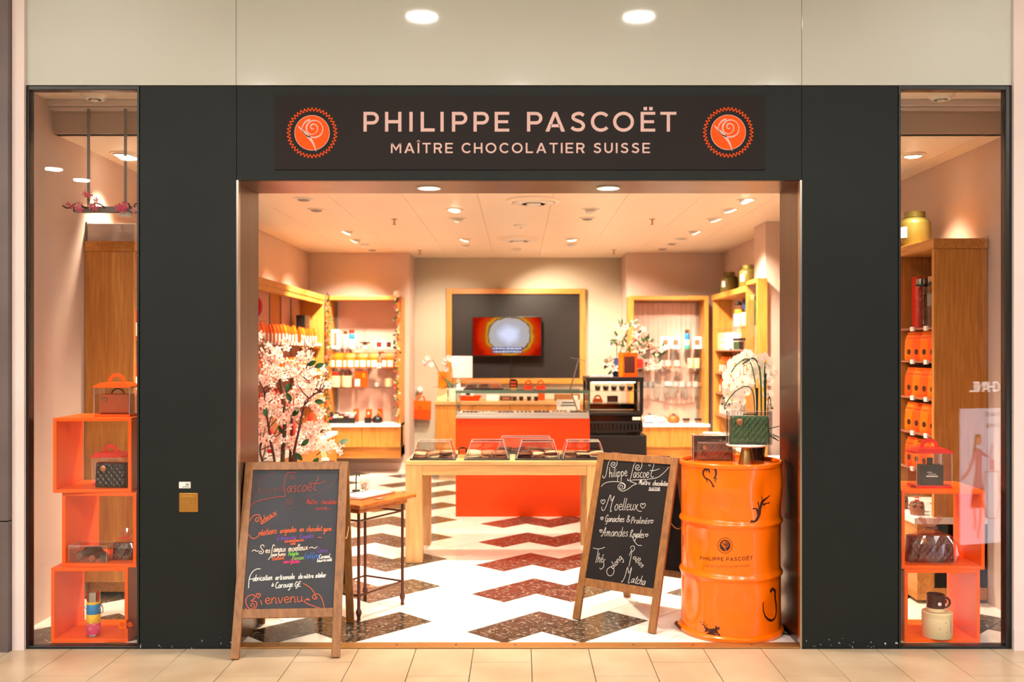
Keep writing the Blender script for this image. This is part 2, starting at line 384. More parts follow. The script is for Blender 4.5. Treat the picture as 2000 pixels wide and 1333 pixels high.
st = thing('threshold_strip', 'long brass threshold strip between mall tiles and shop floor', 'threshold', (0,FY,0))
st['kind'] = 'structure'; st.name = 'trim_1'; del st['category']
MB().box(XPL,XPR,.004,.09,-.02,.006).build('strip', 'brass_strip', st, bevel=.002)
for k in range(9): MB().lathe([(.006,0),(.005,.002)], 8, (XPL+.2+k*.3,.045,.006)).build('screw', 'iron', st)
# ---- walls
struct('wall_left', MB().box(XL-.12,XL,FY+.02,YB,0,2.95), 'wall_beige')
struct('wall_right', MB().box(XR,XR+.12,FY+.02,9.16,0,2.95), 'wall_beige')
struct('wall_right_rear', MB().box(XRB,XR+.12,9.6,YB,0,2.8), 'wall_beige')
struct('wall_right_pillar', MB().box(2.35,XR+.12,9.16,9.6,0,2.8), 'wall_beige')
struct('wall_back', MB().box(-1.6,1.6,YC,YC+.12,0,2.8), 'wall_green')
struct('wall_back_left', MB().box(XL-.12,PX(799,YB),YB,YC+.12,0,2.8), 'wall_beige')
struct('wall_back_right', MB().box(PX(1224,YB),XR+.12,YB,YC+.12,0,2.8), 'wall_beige')
struct('baseboard_left', MB().box(XL,PX(799,YB)+.012,YB-.012,YB,0,.09), 'pillar_white')
struct('baseboard_back', MB().box(PX(799,YB)+.012,PX(1224,YB)-.012,YC-.012,YC,0,.09), 'pillar_white')
# ---- ceiling
co = struct('ceiling', MB().box(XL-.1,XR+.1,5.47,YC+.1,ZC+.012,ZC+.1), 'grey', 'cream metal panel ceiling inside the shop')
xs = [XL]+[v for v in [-.92+.595*k for k in range(-3,7)] if XL+.05 < v < XR-.05]+[XR]
ys = [5.47+1.215*k for k in range(7)]; ys[-1] = YC
for a, b in zip(xs, xs[1:]):
    for p, q in zip(ys, ys[1:]): MB().box(a+.0015,b-.0015,p+.0004,q-.0004,ZC,ZC+.012).build('panel', 'ceiling_white', co)
struct('ceiling_front', MB().box(XL-.1,XR+.1,FY+.02,5.52,2.905,2.95), 'ceiling_white')
struct('trim_2', MB().box(XL,XR,5.46,5.52,ZC,2.905), 'wall_beige')
struct('trim_3', MB().box(XL-.0,XR,5.38,5.46,2.872,2.905).box(XL,XR,5.41,5.46,2.855,2.872), 'pillar_white', bevel=.003)
def vent(name, label, x, y, z, r):
    t = thing(name, label, 'air vent', (x,y,z))
    MB().lathe([(r*1.02,0),(r,-.012),(r*.84,-.026),(r*.78,-.022),(r*.8,-.003)], 40).build('rim', 'ceiling_white', t, smooth=True)
    for k, q in enumerate((.66,.44)): MB().lathe([(r*q,-.034),(r*(q+.1),-.024),(r*(q+.09),-.02),(r*q*.97,-.03)], 36).build('ring', 'white_plastic', t, smooth=True)
    MB().lathe([(r*.26,-.04),(r*.3,-.03),(r*.28,-.004)], 28).build('cap', 'white_plastic', t, smooth=True)
    MB().lathe([(r*.8,-.003),(r*.8,-.0005)], 36).build('throat', 'ad_grey', t)
def cxy(x, y, z=ZC):
    Y = (z-H)*F/(CY-y); return PX(x, Y), Y
for lab, p in (('large round ceiling air vent nearest the entrance', (1042,391)), ('round ceiling air vent deeper inside the shop', (1013,466))):
    X, Y = cxy(*p); vent('air_vent', lab, X, Y, ZC, .22 if p[1] < 400 else .24)
for lab, p in (('small oval ceiling vent above the left shop window', (185,183)), ('small oval ceiling vent above the right shop window', (1838,183))):
    X, Y = cxy(*p, 2.905); vent('air_vent', lab, X, Y, 2.905, .075)
# ---- shop front
co = struct('wall_front', MB().box(XL-.12,fx(272),FY+.30,FY+.305,2.9,2.95), 'black_panel', 'black panelled shop front')
def panel(x0, x1, z0, z1, name='panel', m='black_panel', y0=FY, y1=FY+.03): return MB().box(x0,x1,y0,y1,z0,z1).build(name, m, co, bevel=.0015)
gp = .0018
panel(fx(273),XPL-gp/2,0,ZT); panel(XPR+gp/2,fx(1754),0,ZT); panel(XPL+gp/2,XPR-gp/2,ZP,ZT)
MB().box(fx(273),XPL-.012,FY+.03,YI,0,2.9).build('column_core', 'black_panel', co); MB().box(XPR+.012,fx(1754),FY+.03,YI,0,2.9).build('column_core', 'black_panel', co)
MB().box(XPL-.012,XPR+.012,FY+.03,YI,ZP+.012,2.9).build('header_core', 'black_panel', co)
MB().box(XPL-.012,XPL,FY+.032,YI,0,ZP).build('jamb', 'steel', co); MB().box(XPR,XPR+.012,FY+.032,YI,0,ZP).build('jamb', 'steel', co)
MB().box(XPL,XPR,FY+.032,YI,ZP,ZP+.012).build('soffit', 'steel', co)
for s, x in ((1,XPL),(-1,XPR)): MB().box(min(x,x+s*.01)-(.0 if s>0 else .0),max(x,x+s*.01),FY-.003,FY+.032,0,ZP).build('edge_strip', 'steel_edge', co)
# fascia of back painted glass
fo = struct('wall_fascia', MB().box(fx(50),fx(1977),FY+.03,FY+.1,ZT+.004,4.2), 'grout', 'pale glossy glass fascia above the shop sign')
for a, b in ((50,461),(461,1566),(1566,1977)): MB().box(fx(a)+.001,fx(b)-.001,FY,FY+.03,ZT+.004,4.2).build('panel', 'fascia', fo, bevel=.0012)
# side pillars of the mall
struct('wall_mall_left', MB().box(PX(17,FY-.025),PX(47,FY-.025),FY-.025,FY-.006,0,4.2).box(-2.9,fx(48),FY-.006,FY+.05,0,4.2), 'pillar_white')
pd = struct('wall_mall_far_left', MB().box(-6,PX(17,FY-.06)-.002,FY-.025,FY-.007,0,4.2), 'black')
MB().box(-6,PX(17,FY-.06)-.004,FY-.06,FY-.025,0,fz(1015)-.003).build('panel', 'pillar_dark', pd); MB().box(-6,PX(17,FY-.06)-.004,FY-.06,FY-.025,fz(1015)+.003,4.2).build('panel', 'pillar_dark', pd)
struct('wall_mall_right', MB().box(PX(1980,FY-.025),6,FY-.025,FY-.006,0,4.2).box(fx(1978),6,FY-.006,FY+.05,0,4.2), 'pillar_white')
MB().box(PX(1980,FY-.025)-.003,6,FY-.034,FY-.025,0,.1).build('skirting', 'pillar_white', bpy.data.objects['wall_mall_right'])
# windows
def window(name, a, b, fl, fr, lab):
    w = obj(name, None); tag(w, lab, None, None, 'structure')
    zt, zb = ZT, .0
    MB().box(fx(a),fx(fl),FY-.004,FY+.05,0,zt).build('window_frame', 'black_frame', w, bevel=.002)
    MB().box(fx(fr),fx(b),FY-.004,FY+.05,0,zt).build('window_frame', 'black_frame', w, bevel=.002)
    MB().box(fx(fl),fx(fr),FY-.004,FY+.05,zt-.02,zt).build('window_frame', 'black_frame', w, bevel=.002)
    MB().box(fx(fl),fx(fr),FY-.004,FY+.05,0,.014).build('window_frame', 'black_frame', w, bevel=.002)
    MB().box(fx(fl)+.001,fx(fr)-.001,FY+.018,FY+.028,.015,zt-.021).build('pane', 'glass', w)
window('window_1', 49, 272, 57, 268, 'tall black framed shop window on the left')
window('window_2', 1755, 1977, 1759, 1964, 'tall black framed shop window on the right')
struct('trim_4', MB().box(XL,fx(272),FY+.05,FY+.093,0,.003).box(fx(1755),XR,FY+.05,FY+.093,0,.003), 'brass_strip')
# the rest of the mall hall (behind the photographer)
struct('ceiling_mall', MB().box(-9,9,3.3,FY+.1,3.6,3.7), 'mall_ceiling'); struct('ceiling_mall_hall', MB().box(-9,9,-9,3.3,3.85,3.95).box(-9,9,3.28,3.3,3.6,3.85), 'mall_ceiling_cool')
struct('wall_mall_opposite', MB().box(-9,9,-9.1,-9,0,3.95), 'mall_wall')
def downlight(x, y, z, label, w, r=.1, cat='ceiling light', group='mall ceiling downlights', mglow='lamp_mall', color=NEUT):
    t = thing('ceiling_downlight', label, cat, (x,y,z), 0, group)
    MB().lathe([(r*1.18,-.001),(r*1.16,-.005),(r,-.006),(r*.98,.0)], 32).build('trim_ring', 'white_plastic', t, smooth=True)
    MB().lathe([(r*.97,-.003),(1e-6,-.003)], 32).build('lens', mglow, t)
    light('AREA', (0,0,-.012), w, color, r*1.9, parent=t)
    return t
for i, (x, y) in enumerate(((-.606,3.64),(.754,3.64),(-2.2,4.15),(2.3,4.15),(-3.9,4.15),(4.0,4.15))):
    downlight(x, y, 3.6, ('round mall downlight mirrored in the left half of the fascia','round mall downlight mirrored in the right half of the fascia','mall downlight above the left black column','mall downlight above the right black column','mall downlight left of the left window','mall downlight right of the right window')[i], MALL_W*.14)
for i, (x, y) in enumerate(((-6.0,-2.7),(-6.0,-3.5),(-4.75,-2.0),(-2.4,.6),(0,.6),(2.4,.6),(0,-2.4),(2.4,-2.4),(-2.4,-2.4),(4.8,.6),(-4.8,.6))):
    downlight(x, y, 3.85, ('far mall downlight mirrored lowest in the left window','farthest mall downlight mirrored at the rail of the left window','far mall downlight mirrored highest in the left window','near hall downlight behind the viewer, second from the left','near hall downlight behind the viewer, middle one','near hall downlight behind the viewer, second from the right','far hall downlight behind the viewer, middle one','far hall downlight behind the viewer, right one','far hall downlight behind the viewer, left one','near hall downlight behind the viewer, rightmost','near hall downlight behind the viewer, leftmost')[i], MALL_W*7)
# ---------------------------------------------------------------- sign
sg = thing('shop_sign', 'dark brown shop sign with pink lettering and two orange rose emblems', 'sign', (0,FY-.008,0))
MB().box(fx(537),fx(1493),0,.008,fz(332),fz(187)).build('sign_board', 'sign_panel', sg)
T = .165
def arc(cx, cy, rx, ry, a0, a1, n=14): return [(cx+rx*math.cos(math.radians(a0+(a1-a0)*i/n)), cy+ry*math.sin(math.radians(a0+(a1-a0)*i/n))) for i in range(n+1)]
def rect(x0, y0, x1, y1): return ('q', [(x0,y0),(x1,y0),(x1,y1),(x0,y1)])
def glyph(ch):
    h = T/2; q = []; 
    base = {'Ë':'E','Î':'I'}.get(ch, ch)
    if base == 'P': w = .78; q = [rect(0,0,T,1), ('s', [(T-.01,1-h),(.45,1-h)]+arc(.45,.68,.78-h-.45,.32-h,90,-90)+[(T-.01,.36+h)])]
    elif base == 'R': w = .82; q = [rect(0,0,T,1), ('s', [(T-.01,1-h),(.46,1-h)]+arc(.46,.69,.80-h-.46,.31-h,90,-90)+[(T-.01,.38+h)]), ('q', [(.60,0),(.83,0),(.58,.42),(.38,.42)])]
    elif base == 'H': w = .83; q = [rect(0,0,T,1), rect(w-T,0,w,1), rect(T,.5-h,w-T,.5+h)]
    elif base == 'I': w = T; q = [rect(0,0,T,1)]
    elif base == 'L': w = .71; q = [rect(0,0,T,1), rect(T,0,w,T)]
    elif base == 'E': w = .74; q = [rect(0,0,T,1), rect(T,0,w,T*.9), rect(T,1-T*.9,w,1), rect(T,.5-h*.9,w-.06,.5+h*.9)]
    elif base == 'T': w = .81; q = [rect(0,1-T*.9,w,1), rect(w/2-h,0,w/2+h,1-T*.9)]
    elif base == 'N': w = .86; q = [rect(0,0,T,1), rect(w-T,0,w,1), ('q', [(T,1),(T*.3,1),(w-T,0),(w-T*.3,0)])]
    elif base == 'A': w = 1.0; q = [('q', [(0,0),(.2,0),(.5,.78),(.41,1)]), ('q', [(1,0),(.8,0),(.5,.78),(.59,1)]), ('q', [(.41,1),(.5,.78),(.59,1),(.5,1)]), ('q', [(.245,.22),(.755,.22),(.70,.375),(.30,.375)])]
    elif base == 'M': w = 1.0; q = [rect(0,0,T*.95,1), rect(w-T*.95,0,w,1), ('q', [(0,1),(T,1),(.5,.48),(.5,.2)]), ('q', [(1,1),(1-T,1),(.5,.48),(.5,.2)])]
    elif base == 'O': w = 1.06; q = [('s', arc(.53,.5,.53-h,.51-h,0,360,32))]
    elif base == 'C': w = .90; q = [('s', arc(.51,.5,.51-h,.51-h,42,318,26))]
    elif base == 'U': w = .82; q = [('s', [(h,1),(h,.4)]+arc(.41,.39,.41-h,.39-h,180,360)+[(.82-h,.4),(.82-h,1)])]
    elif base == 'S': w = .76; q = [('s', [tuple(p[:2]) for p in crom([(.68,.82,0),(.52,.91,0),(.34,.91,0),(.16,.81,0),(.16,.66,0),(.36,.55,0),(.52,.49,0),(.64,.38,0),(.66,.25,0),(.56,.12,0),(.38,.085,0),(.2,.12,0),(.06,.22,0)])])]
    else: w = .4
    if ch == 'Ë': q += [rect(.15,1.08,.33,1.25), rect(.43,1.08,.61,1.25)]
    if ch == 'Î': q += [('q', [(-.12,1.1),(0,1.1),(T/2,1.2),(T/2,1.3)]), ('q', [(T+.12,1.1),(T,1.1),(T/2,1.2),(T/2,1.3)])]
    return w, q
def put_glyph(mb, q, fn, nrm, size, th=T):   # fn maps glyph units to 3D
    for k, P in q:
        if k == 'q': mb.add([fn(*p) for p in P], [tuple(range(len(P)))])
        else: mb.ribbon([fn(*p) for p in P], nrm if not callable(nrm) else [nrm(*p) for p in P], th*size)
def line(mb, text, x0, x1, ybase, cap, fn, nrm, size, track=None):   # px layout: text between x0 and x1
    ws = [glyph(c)[0] if c != ' ' else .25 for c in text]; n = len(text)-1
    gap = ((x1-x0)/cap-sum(ws))/n; x = x0
    for c, w in zip(text, ws):
        if c != ' ':
            _, q = glyph(c); put_glyph(mb, q, (lambda u, v, x=x: fn(x+u*cap, ybase-v*cap)), nrm, size*cap)
        x += (w+gap)*cap
PXM = FY/F
sfn = lambda x, y: (fx(x), -.0012, fz(y))
for ch, x in zip('PHILIPPE', (722,890,1080,1168,1322,1412,1580,1745)):
    mb = MB(); _, q = glyph(ch); put_glyph(mb, q, (lambda u, v, x=x: sfn(530+x/4+u*38.5, 258-v*38.5)), (0,-1,0), 38.5*PXM); mb.build('letter', 'letter_pink', sg, recalc=False)
for ch, x in zip('PASCOËT', (117,260,455,615,788,1003,1157)):
    mb = MB(); _, q = glyph(ch); put_glyph(mb, q, (lambda u, v, x=x: sfn(1000+x/4+u*38.5, 258-v*38.5)), (0,-1,0), 38.5*PXM); mb.build('letter', 'letter_pink', sg, recalc=False)
mb = MB(); line(mb, 'MAÎTRE CHOCOLATIER SUISSE', 764, 1269, 300, 20, sfn, (0,-1,0), PXM); tag(mb.build('small_lettering', 'letter_pink', sg, recalc=False), 'small pink capitals reading maître chocolatier suisse', kind='stuff')
ROSE = [('s', [tuple(p[:2]) for p in crom([(-27,-13,0),(-20,-6,0),(-8,6,0),(2,20,0),(8,36,0)])], [1.5,6,1.5]),
        ('s', [tuple(p[:2]) for p in crom([(-4,-26,0),(-12,-22,0),(-18,-14,0),(-19,-5,0),(-14,3,0),(-7,7,0),(4,9,0),(14,6,0),(20,-2,0),(20,-13,0),(13,-22,0),(2,-24,0),(-6,-20,0),(-11,-11,0),(-9,-2,0),(-1,3,0),(7,0,0),(11,-8,0),(8,-15,0),(1,-17,0),(-3,-12,0),(0,-7,0),(4,-9,0)])], [4,1,3,1.2,3.4,1.2,2.6,1.4])]
def emblem(parent, cx, cy, R, fn, nrm, u, c_disc, c_line, c_ring, prefix=''):
    k = R/34.0
    mk = (lambda p: nrm) if not callable(nrm) else nrm
    mb = MB(); P = [(cx+R*math.cos(2*PI*i/48), cy+R*math.sin(2*PI*i/48)) for i in range(48)]
    mb.add([fn(cx,cy)]+[fn(*p) for p in P], [(0,i+1,(i+1)%48+1) for i in range(48)]); mb.build('emblem_disc', c_disc, parent, recalc=False)
    mb = MB(); n = 40
    Z = [(cx+k*(49.5 if i % 2 == 0 else 42)*math.cos(PI*i/n-PI/2), cy+k*(49.5 if i % 2 == 0 else 42)*math.sin(PI*i/n-PI/2)) for i in range(2*n+1)]
    for a, b in zip(Z, Z[1:]): mb.ribbon([fn(*a), fn(*b)], mk(a) if callable(nrm) else nrm, 1.5*k*u)
    mb.build('emblem_ring', c_ring, parent, recalc=False)
    mb = MB()
    fo2 = lambda x, y: Vector(fn(x,y))+Vector(mk((x,y)) if callable(nrm) else nrm)*.0008
    for _, P, ww in ROSE:
        Q = [(cx+k*p[0], cy+k*p[1]) for p in P]; m = len(Q)
        wl = []
        for i in range(m):
            t = i/(m-1)*(len(ww)-1); a = min(int(t), len(ww)-2); wl.append((ww[a]+(ww[a+1]-ww[a])*(t-a))*k*u)
        mb.ribbon([fo2(*p) for p in Q], [mk(p) for p in Q] if callable(nrm) else nrm, wl)
    if c_line != c_disc: 
        C = [(cx+R*math.cos(2*PI*i/60), cy+R*math.sin(2*PI*i/60)) for i in range(61)]
        if not callable(nrm): mb.ribbon([fo2(*p) for p in C], nrm, 1.0*k*u)
    mb.build('emblem_rose', c_line, parent, recalc=False)
emblem(sg, 610.3, 260.5, 34, sfn, (0,-1,0), PXM, 'emblem_orange', 'letter_pink', 'emblem_orange')
emblem(sg, 1421.5, 259.5, 34, sfn, (0,-1,0), PXM, 'emblem_orange', 'letter_pink', 'emblem_orange')
# plate and sticker on the left column
t = thing('brass_plate', 'square brass cover plate on the left black column', 'cover plate', (fx(369),FY,fz(982)))
MB().box(-.048,.048,-.006,0,-.048,.048).build('plate', 'brass', t, bevel=.002); MB().box(-.036,.036,-.0075,-.005,-.034,.034).build('inset', 'brass', t, bevel=.001); MB().box(-.008,.008,-.010,-.007,-.004,.004).build('catch', 'gold', t)
t = thing('sticker', 'small white sticker above the brass plate on the left column', 'sticker', (fx(361),FY,fz(948)))
MB().box(-.029,.029,-.0012,0,-.016,.016).build('label_paper', 'paper', t); MB().box(.004,.024,-.0018,-.0012,.004,.007).box(.004,.020,-.0018,-.0012,-.002,.001).box(-.012,.024,-.0018,-.0012,-.011,-.008).build('print', 'ink', t)
# soffit lights of the portal
for i, (x, lab) in enumerate(((838,'lit round downlight in the left half of the entrance soffit'), (1188,'lit round downlight in the right half of the entrance soffit'))):
    Y = (ZP-H)*F/(CY-367); downlight(PX(x,Y), Y, ZP, lab, SOFT_W, .055, group='entrance soffit downlights', mglow='lamp_warm', color=WARM)
# ---------------------------------------------------------------- shop ceiling lamps
def spot(px, py, aim, label, w=None, lit=True, kind='round', tilt=True):
    X, Y = cxy(px, py); r = .062
    t = thing('ceiling_spotlight', label, 'ceiling light', (X,Y,ZC), 0, 'shop ceiling spotlights')
    MB().lathe([(r*1.3,-.001),(r*1.28,-.006),(r*1.0,-.007),(r*.96,0)], 28).build('trim_ring', 'ceiling_white', t, smooth=True)
    d = Vector(aim).normalized(); Mx = Matrix.Translation((0,0,.002)) @ look(d).to_matrix().to_4x4()
    MB().lathe([(r*.5,.03),(r*.92,.01),(r*.95,-.012),(r*.8,-.014)], 24).xf(Mx).build('head', 'white_plastic', t, smooth=True)
    MB().lathe([(r*.84,-.010),(r*.76,-.018),(r*.45,-.024),(1e-6,-.026)], 24).xf(Mx).build('lens', 'lamp_warm' if lit else 'grey', t, smooth=True)
    if lit: light('SPOT', tuple(Mx @ Vector((0,0,-.1))), w or SPOT_W, WARM, .045, rot=look(d), spot=math.radians(86), parent=t, blend=1.0)
D = (0,0,-1)
for a in [(888,409,(-.1,-.1,-1),'large lit ceiling spot left of the nearest air vent',90), (893,427,(-.3,.6,-1),'slim lit ceiling spot just behind the one left of the vent',70),
          (678,452,(-.5,.25,-1),'foremost of three lit ceiling spots over the left shelves',75), (694,468,(-.5,.4,-1),'middle of three lit ceiling spots over the left shelves',75), (711,477,(-.25,.6,-1),'rearmost of three lit ceiling spots over the left shelves',75),
          (908,467,(-.3,.3,-1),'lit ceiling spot left of the deeper air vent, front one of a pair',70), (908,479,(-.2,.9,-1),'lit ceiling spot left of the deeper air vent, rear one of a pair',60),
          (1155,409,(.4,.8,-1),'lit ceiling spot right of the nearest air vent',90), (1117,467,(.1,.2,-1),'lit ceiling spot right of the deeper air vent, front one of a pair',70), (1117,477,(.5,.7,-1),'lit ceiling spot right of the deeper air vent, rear one of a pair',70),
          (1458,390,(.4,-.2,-1),'foremost lit ceiling spot in the row near the right jamb',75), (1425,409,(.35,.2,-1),'second lit ceiling spot in the row near the right jamb',75), (1396,427,(.4,.35,-1),'third lit ceiling spot in the row near the right jamb',75),
          (1357,452,(.6,.35,-1),'small lit ceiling spot over the rear right shelves, front one',60), (1330,466,(.2,.65,-1),'slanted lit ceiling spot over the rear right shelves',75), (1010,486,(.5,1.0,-1),'rearmost lit ceiling spot in front of the wall screen',60),
          (1783,302,(.05,.1,-1),'lit ceiling spot seen through the right window',34), (690,300,(-.3,.1,-1),'lit ceiling spot hidden behind the shop sign on the left',90), (1000,330,(0,0,-1),'lit ceiling spot hidden behind the shop sign in the middle',110), (1330,300,(.3,.1,-1),'lit ceiling spot hidden behind the shop sign on the right',90), (240,300,(-.05,.1,-1),'lit ceiling spot behind the left black column',45)]:
    spot(a[0], a[1], a[2], a[3], SPOT_W*a[4]/75)
for a in [(593,388,'unlit ceiling spot near the left jamb, front one'), (618,409,'unlit ceiling spot near the left jamb, rear one'), (1147,426,'unlit ceiling spot behind the lit one right of the vent'), (727,487,'unlit ceiling spot behind the row over the left shelves'), (1312,475,'unlit ceiling spot over the rear right shelves'), (1294,485,'rearmost unlit ceiling spot over the right shelves')]:
    spot(a[0], a[1], D, a[2], lit=False)
for x, y, lab in ((770,428,'ceiling sprinkler left of the deeper vent, front one'), (820,489,'small ceiling sprinkler at the rear left'), (1274,428,'ceiling sprinkler right of the vents, front one'), (1199,488,'small ceiling sprinkler at the rear right')):
    X, Y = cxy(x, y); t = thing('sprinkler', lab, 'sprinkler', (X,Y,ZC), 0, 'ceiling sprinklers')
    MB().lathe([(.03,0),(.03,-.004),(.012,-.006)], 16).build('collar', 'chrome', t, smooth=True); MB().lathe([(.008,-.006),(.007,-.05)], 10).build('stem', 'brass', t, smooth=True); MB().lathe([(.018,-.05),(.018,-.054)], 14).build('deflector', 'brass', t)
X, Y = cxy(1017,440); t = thing('smoke_detector', 'flat round smoke detector between the two ceiling air vents', 'smoke detector', (X,Y,ZC)); MB().lathe([(.07,0),(.07,-.01),(.05,-.022),(.02,-.024)], 28).build('housing', 'white_plastic', t, smooth=True); MB().lathe([(.012,-.024),(.012,-.028)], 12).build('sensor', 'grey', t)

for x, lab in ((-2.2,'small added lamp out of sight above the left window stack'), (2.25,'small added lamp out of sight above the right window stack')):  # added lamps, hidden above the window frames, to brighten the orange cubes
    t = thing('ceiling_downlight', lab, 'ceiling light', (x,4.95,2.905), 0, 'added window lamps')
    MB().lathe([(.05,-.001),(.049,-.005),(.04,-.006),(.039,0)], 24).build('trim_ring', 'white_plastic', t, smooth=True); MB().lathe([(.039,-.002),(.02,-.004),(1e-6,-.005)], 24).build('lens', 'lamp_warm', t)
    light('SPOT', (0,0,-.02), 190, WARM, .04, rot=look((0,.06,-1)), spot=math.radians(34), parent=t, blend=.6)
# ================================================================ HANDWRITING
GL = {
'a':(1.0,[[(.8,.85),(.45,1),(.08,.55),(.2,.03),(.55,.1),(.8,.9),(.8,.2),(1.0,.05)]]),
'b':(.95,[[(.15,2),(.1,1),(.1,.1),(.5,0),(.8,.5),(.5,1),(.12,.6)]]),
'c':(.85,[[(.75,.85),(.4,1),(.08,.5),(.35,0),(.85,.15)]]),
'd':(1.0,[[(.75,.8),(.4,1),(.08,.5),(.3,0),(.7,.3),(.85,2),(.8,.2),(1,.05)]]),
'e':(.85,[[(.1,.5),(.7,.6),(.55,1),(.2,.9),(.1,.4),(.4,0),(.9,.2)]]),
'f':(.7,[[(.75,1.8),(.5,2),(.35,1.5),(.3,-.6),(.1,-.9)],[(.05,.95),(.7,1)]]),
'g':(.9,[[(.75,.85),(.4,1),(.08,.55),(.35,.05),(.75,.5),(.8,.95),(.72,-.5),(.4,-1),(.05,-.7)]]),
'h':(.95,[[(.15,2),(.1,0)],[(.1,.5),(.4,1),(.7,.8),(.7,.1),(.95,0)]]),
'i':(.4,[[(.15,1),(.15,.15),(.4,.05)],[(.15,1.4),(.2,1.5)]]),
'l':(.4,[[(.2,2),(.12,.3),(.4,.02)]]),
'm':(1.25,[[(.1,1),(.1,0)],[(.1,.6),(.35,1),(.52,.8),(.52,0)],[(.52,.6),(.75,1),(.95,.8),(.95,.1),(1.2,0)]]),
'n':(.95,[[(.1,1),(.1,0)],[(.1,.5),(.4,1),(.7,.8),(.7,.1),(.95,0)]]),
'o':(.9,[[(.45,1),(.1,.6),(.25,.02),(.65,.1),(.75,.7),(.45,1)]]),
'p':(.95,[[(.15,1),(.05,-1)],[(.12,.6),(.45,1),(.8,.6),(.5,.02),(.12,.2)]]),
'r':(.7,[[(.1,1),(.1,0)],[(.1,.5),(.35,.95),(.65,.9)]]),
's':(.75,[[(.65,.85),(.35,1),(.15,.75),(.55,.4),(.5,.05),(.1,.1)]]),
't':(.7,[[(.4,1.7),(.3,.3),(.5,0),(.75,.2)],[(.05,1.1),(.7,1.15)]]),
'u':(.95,[[(.1,1),(.1,.3),(.35,0),(.7,.4),(.72,1),(.72,.2),(.95,0)]]),
'v':(.8,[[(.05,1),(.35,0),(.75,1)]]),
'x':(.85,[[(.05,1),(.4,.5),(.8,0)],[(.75,1),(.05,0)]]),
'y':(.85,[[(.1,1),(.15,.4),(.5,.2),(.72,1),(.6,-.6),(.1,-.9)]]),
'-':(.5,[[(.05,.5),(.45,.5)]]), ':':(.3,[[(.12,.2),(.17,.25)],[(.12,.8),(.17,.85)]]), "'":(.3,[[(.2,2),(.1,1.6)]]),
'C':(1.1,[[(1.0,1.6),(.7,1.9),(.2,1.4),(.15,.4),(.5,0),(1.05,.25)]]),
'G':(1.2,[[(1.0,1.6),(.6,1.9),(.1,1.1),(.3,.05),(.9,.3),(.95,.9),(.6,.9)],[(.95,.9),(.9,-.5),(.4,-.7)]]),
'E':(1.0,[[(.9,1.8),(.15,1.75),(.12,.05),(.9,0)],[(.12,.95),(.7,1)]]),
'A':(1.3,[[(0,.15),(.1,-.1),(.35,.3),(.8,1.9),(.95,.2),(1.15,0)],[(.3,.7),(1.1,.8)]]),
'R':(1.2,[[(.15,1.7),(.2,0)],[(.05,1.5),(.5,1.9),(.85,1.5),(.25,.95),(.6,.4),(1.1,0)]]),
'P':(1.0,[[(.2,1.7),(.1,-.1)],[(.05,1.5),(.5,1.9),(.9,1.4),(.5,.9),(.2,.9)]]),
'S':(1.0,[[(.85,1.6),(.5,1.9),(.25,1.5),(.7,.8),(.6,.1),(.2,0),(.05,.35),(.3,.4)]]),
'B':(1.0,[[(.1,1.7),(.1,0),(.6,.05),(.85,.5),(.4,.9),(.7,1.4),(.4,1.75),(.1,1.7)]]),
'M':(1.3,[[(.05,0),(.3,1.8),(.6,.5),(.95,1.8),(1.1,.1),(1.3,0)]]),
'O':(1.2,[[(.6,1.8),(.1,1.1),(.3,.1),(.9,.2),(1.05,1.2),(.6,1.8)]]),
'&':(1.2,[[(1.1,.1),(.3,1.3),(.5,1.8),(.75,1.4),(.15,.5),(.4,0),(.8,.2),(1.05,.7)]]),
}
ACC = {'é':('e',[[(.35,1.3),(.65,1.65)]]),'î':('i',[[(-.1,1.3),(.15,1.6),(.4,1.3)]]),'ë':('e',[[(.25,1.4),(.28,1.5)],[(.6,1.4),(.63,1.5)]]),
       'ï':('i',[[(-.05,1.4),(-.02,1.5)],[(.35,1.4),(.38,1.5)]]),'ô':('o',[[(.2,1.3),(.45,1.6),(.7,1.3)]]),'à':('a',[[(.3,1.65),(.55,1.3)]])}
class Board:
    """writing surface: a plane given by point + normal; strokes come in photo pixels and land on the plane"""
    def __init__(s, root, p, n): s.root = root; s.p = Vector(p); s.n = Vector(n).normalized(); s.inv = root.matrix_basis.inverted(); s.nl = (s.inv.to_3x3() @ s.n).normalized()
    def hit(s, x, y):
        d = Vector(((x-CX)/F, 1, -(y-CY)/F)); o = Vector((0,0,H)); t = (s.p-o).dot(s.n)/d.dot(s.n); return s.inv @ (o+d*t)
    def strokes(s, L, color, w, name='chalk_lettering', label=None):
        mb = MB()
        for P in L:
            Q = crom([(p[0],p[1],0) for p in P], 5) if len(P) > 2 else [Vector((p[0],p[1],0)) for p in P]
            mb.ribbon([s.hit(q.x, q.y)+s.nl*.0015 for q in Q], s.nl, w)
        o = mb.build(name, 'chalk_'+color, s.root, recalc=False); o['kind'] = 'stuff'
        if label: o['label'] = label
        return o
def write(text, a, b, xh, slant=.18):
    """strokes (px) of text on a baseline from a to b"""
    L = []; x = 0; ax = Vector((b[0]-a[0], b[1]-a[1])); 
    adv = sum((GL[ACC[c][0]] if c in ACC else GL.get(c, (.5,[])))[0]+.06 for c in text)
    k = ax.length/adv; d = ax.normalized(); up = Vector((d.y, -d.x))
    for c in text:
        w, st = GL[ACC[c][0]] if c in ACC else GL.get(c, (.5,[]))
        if c == 'î': st = st[:1]
        for P in st+(ACC[c][1] if c in ACC else []):
            L.append([tuple(Vector(a)+d*((x+u)*k+v*xh*slant)+up*(v*xh)) for u, v in P])
        x += w+.06
    return L
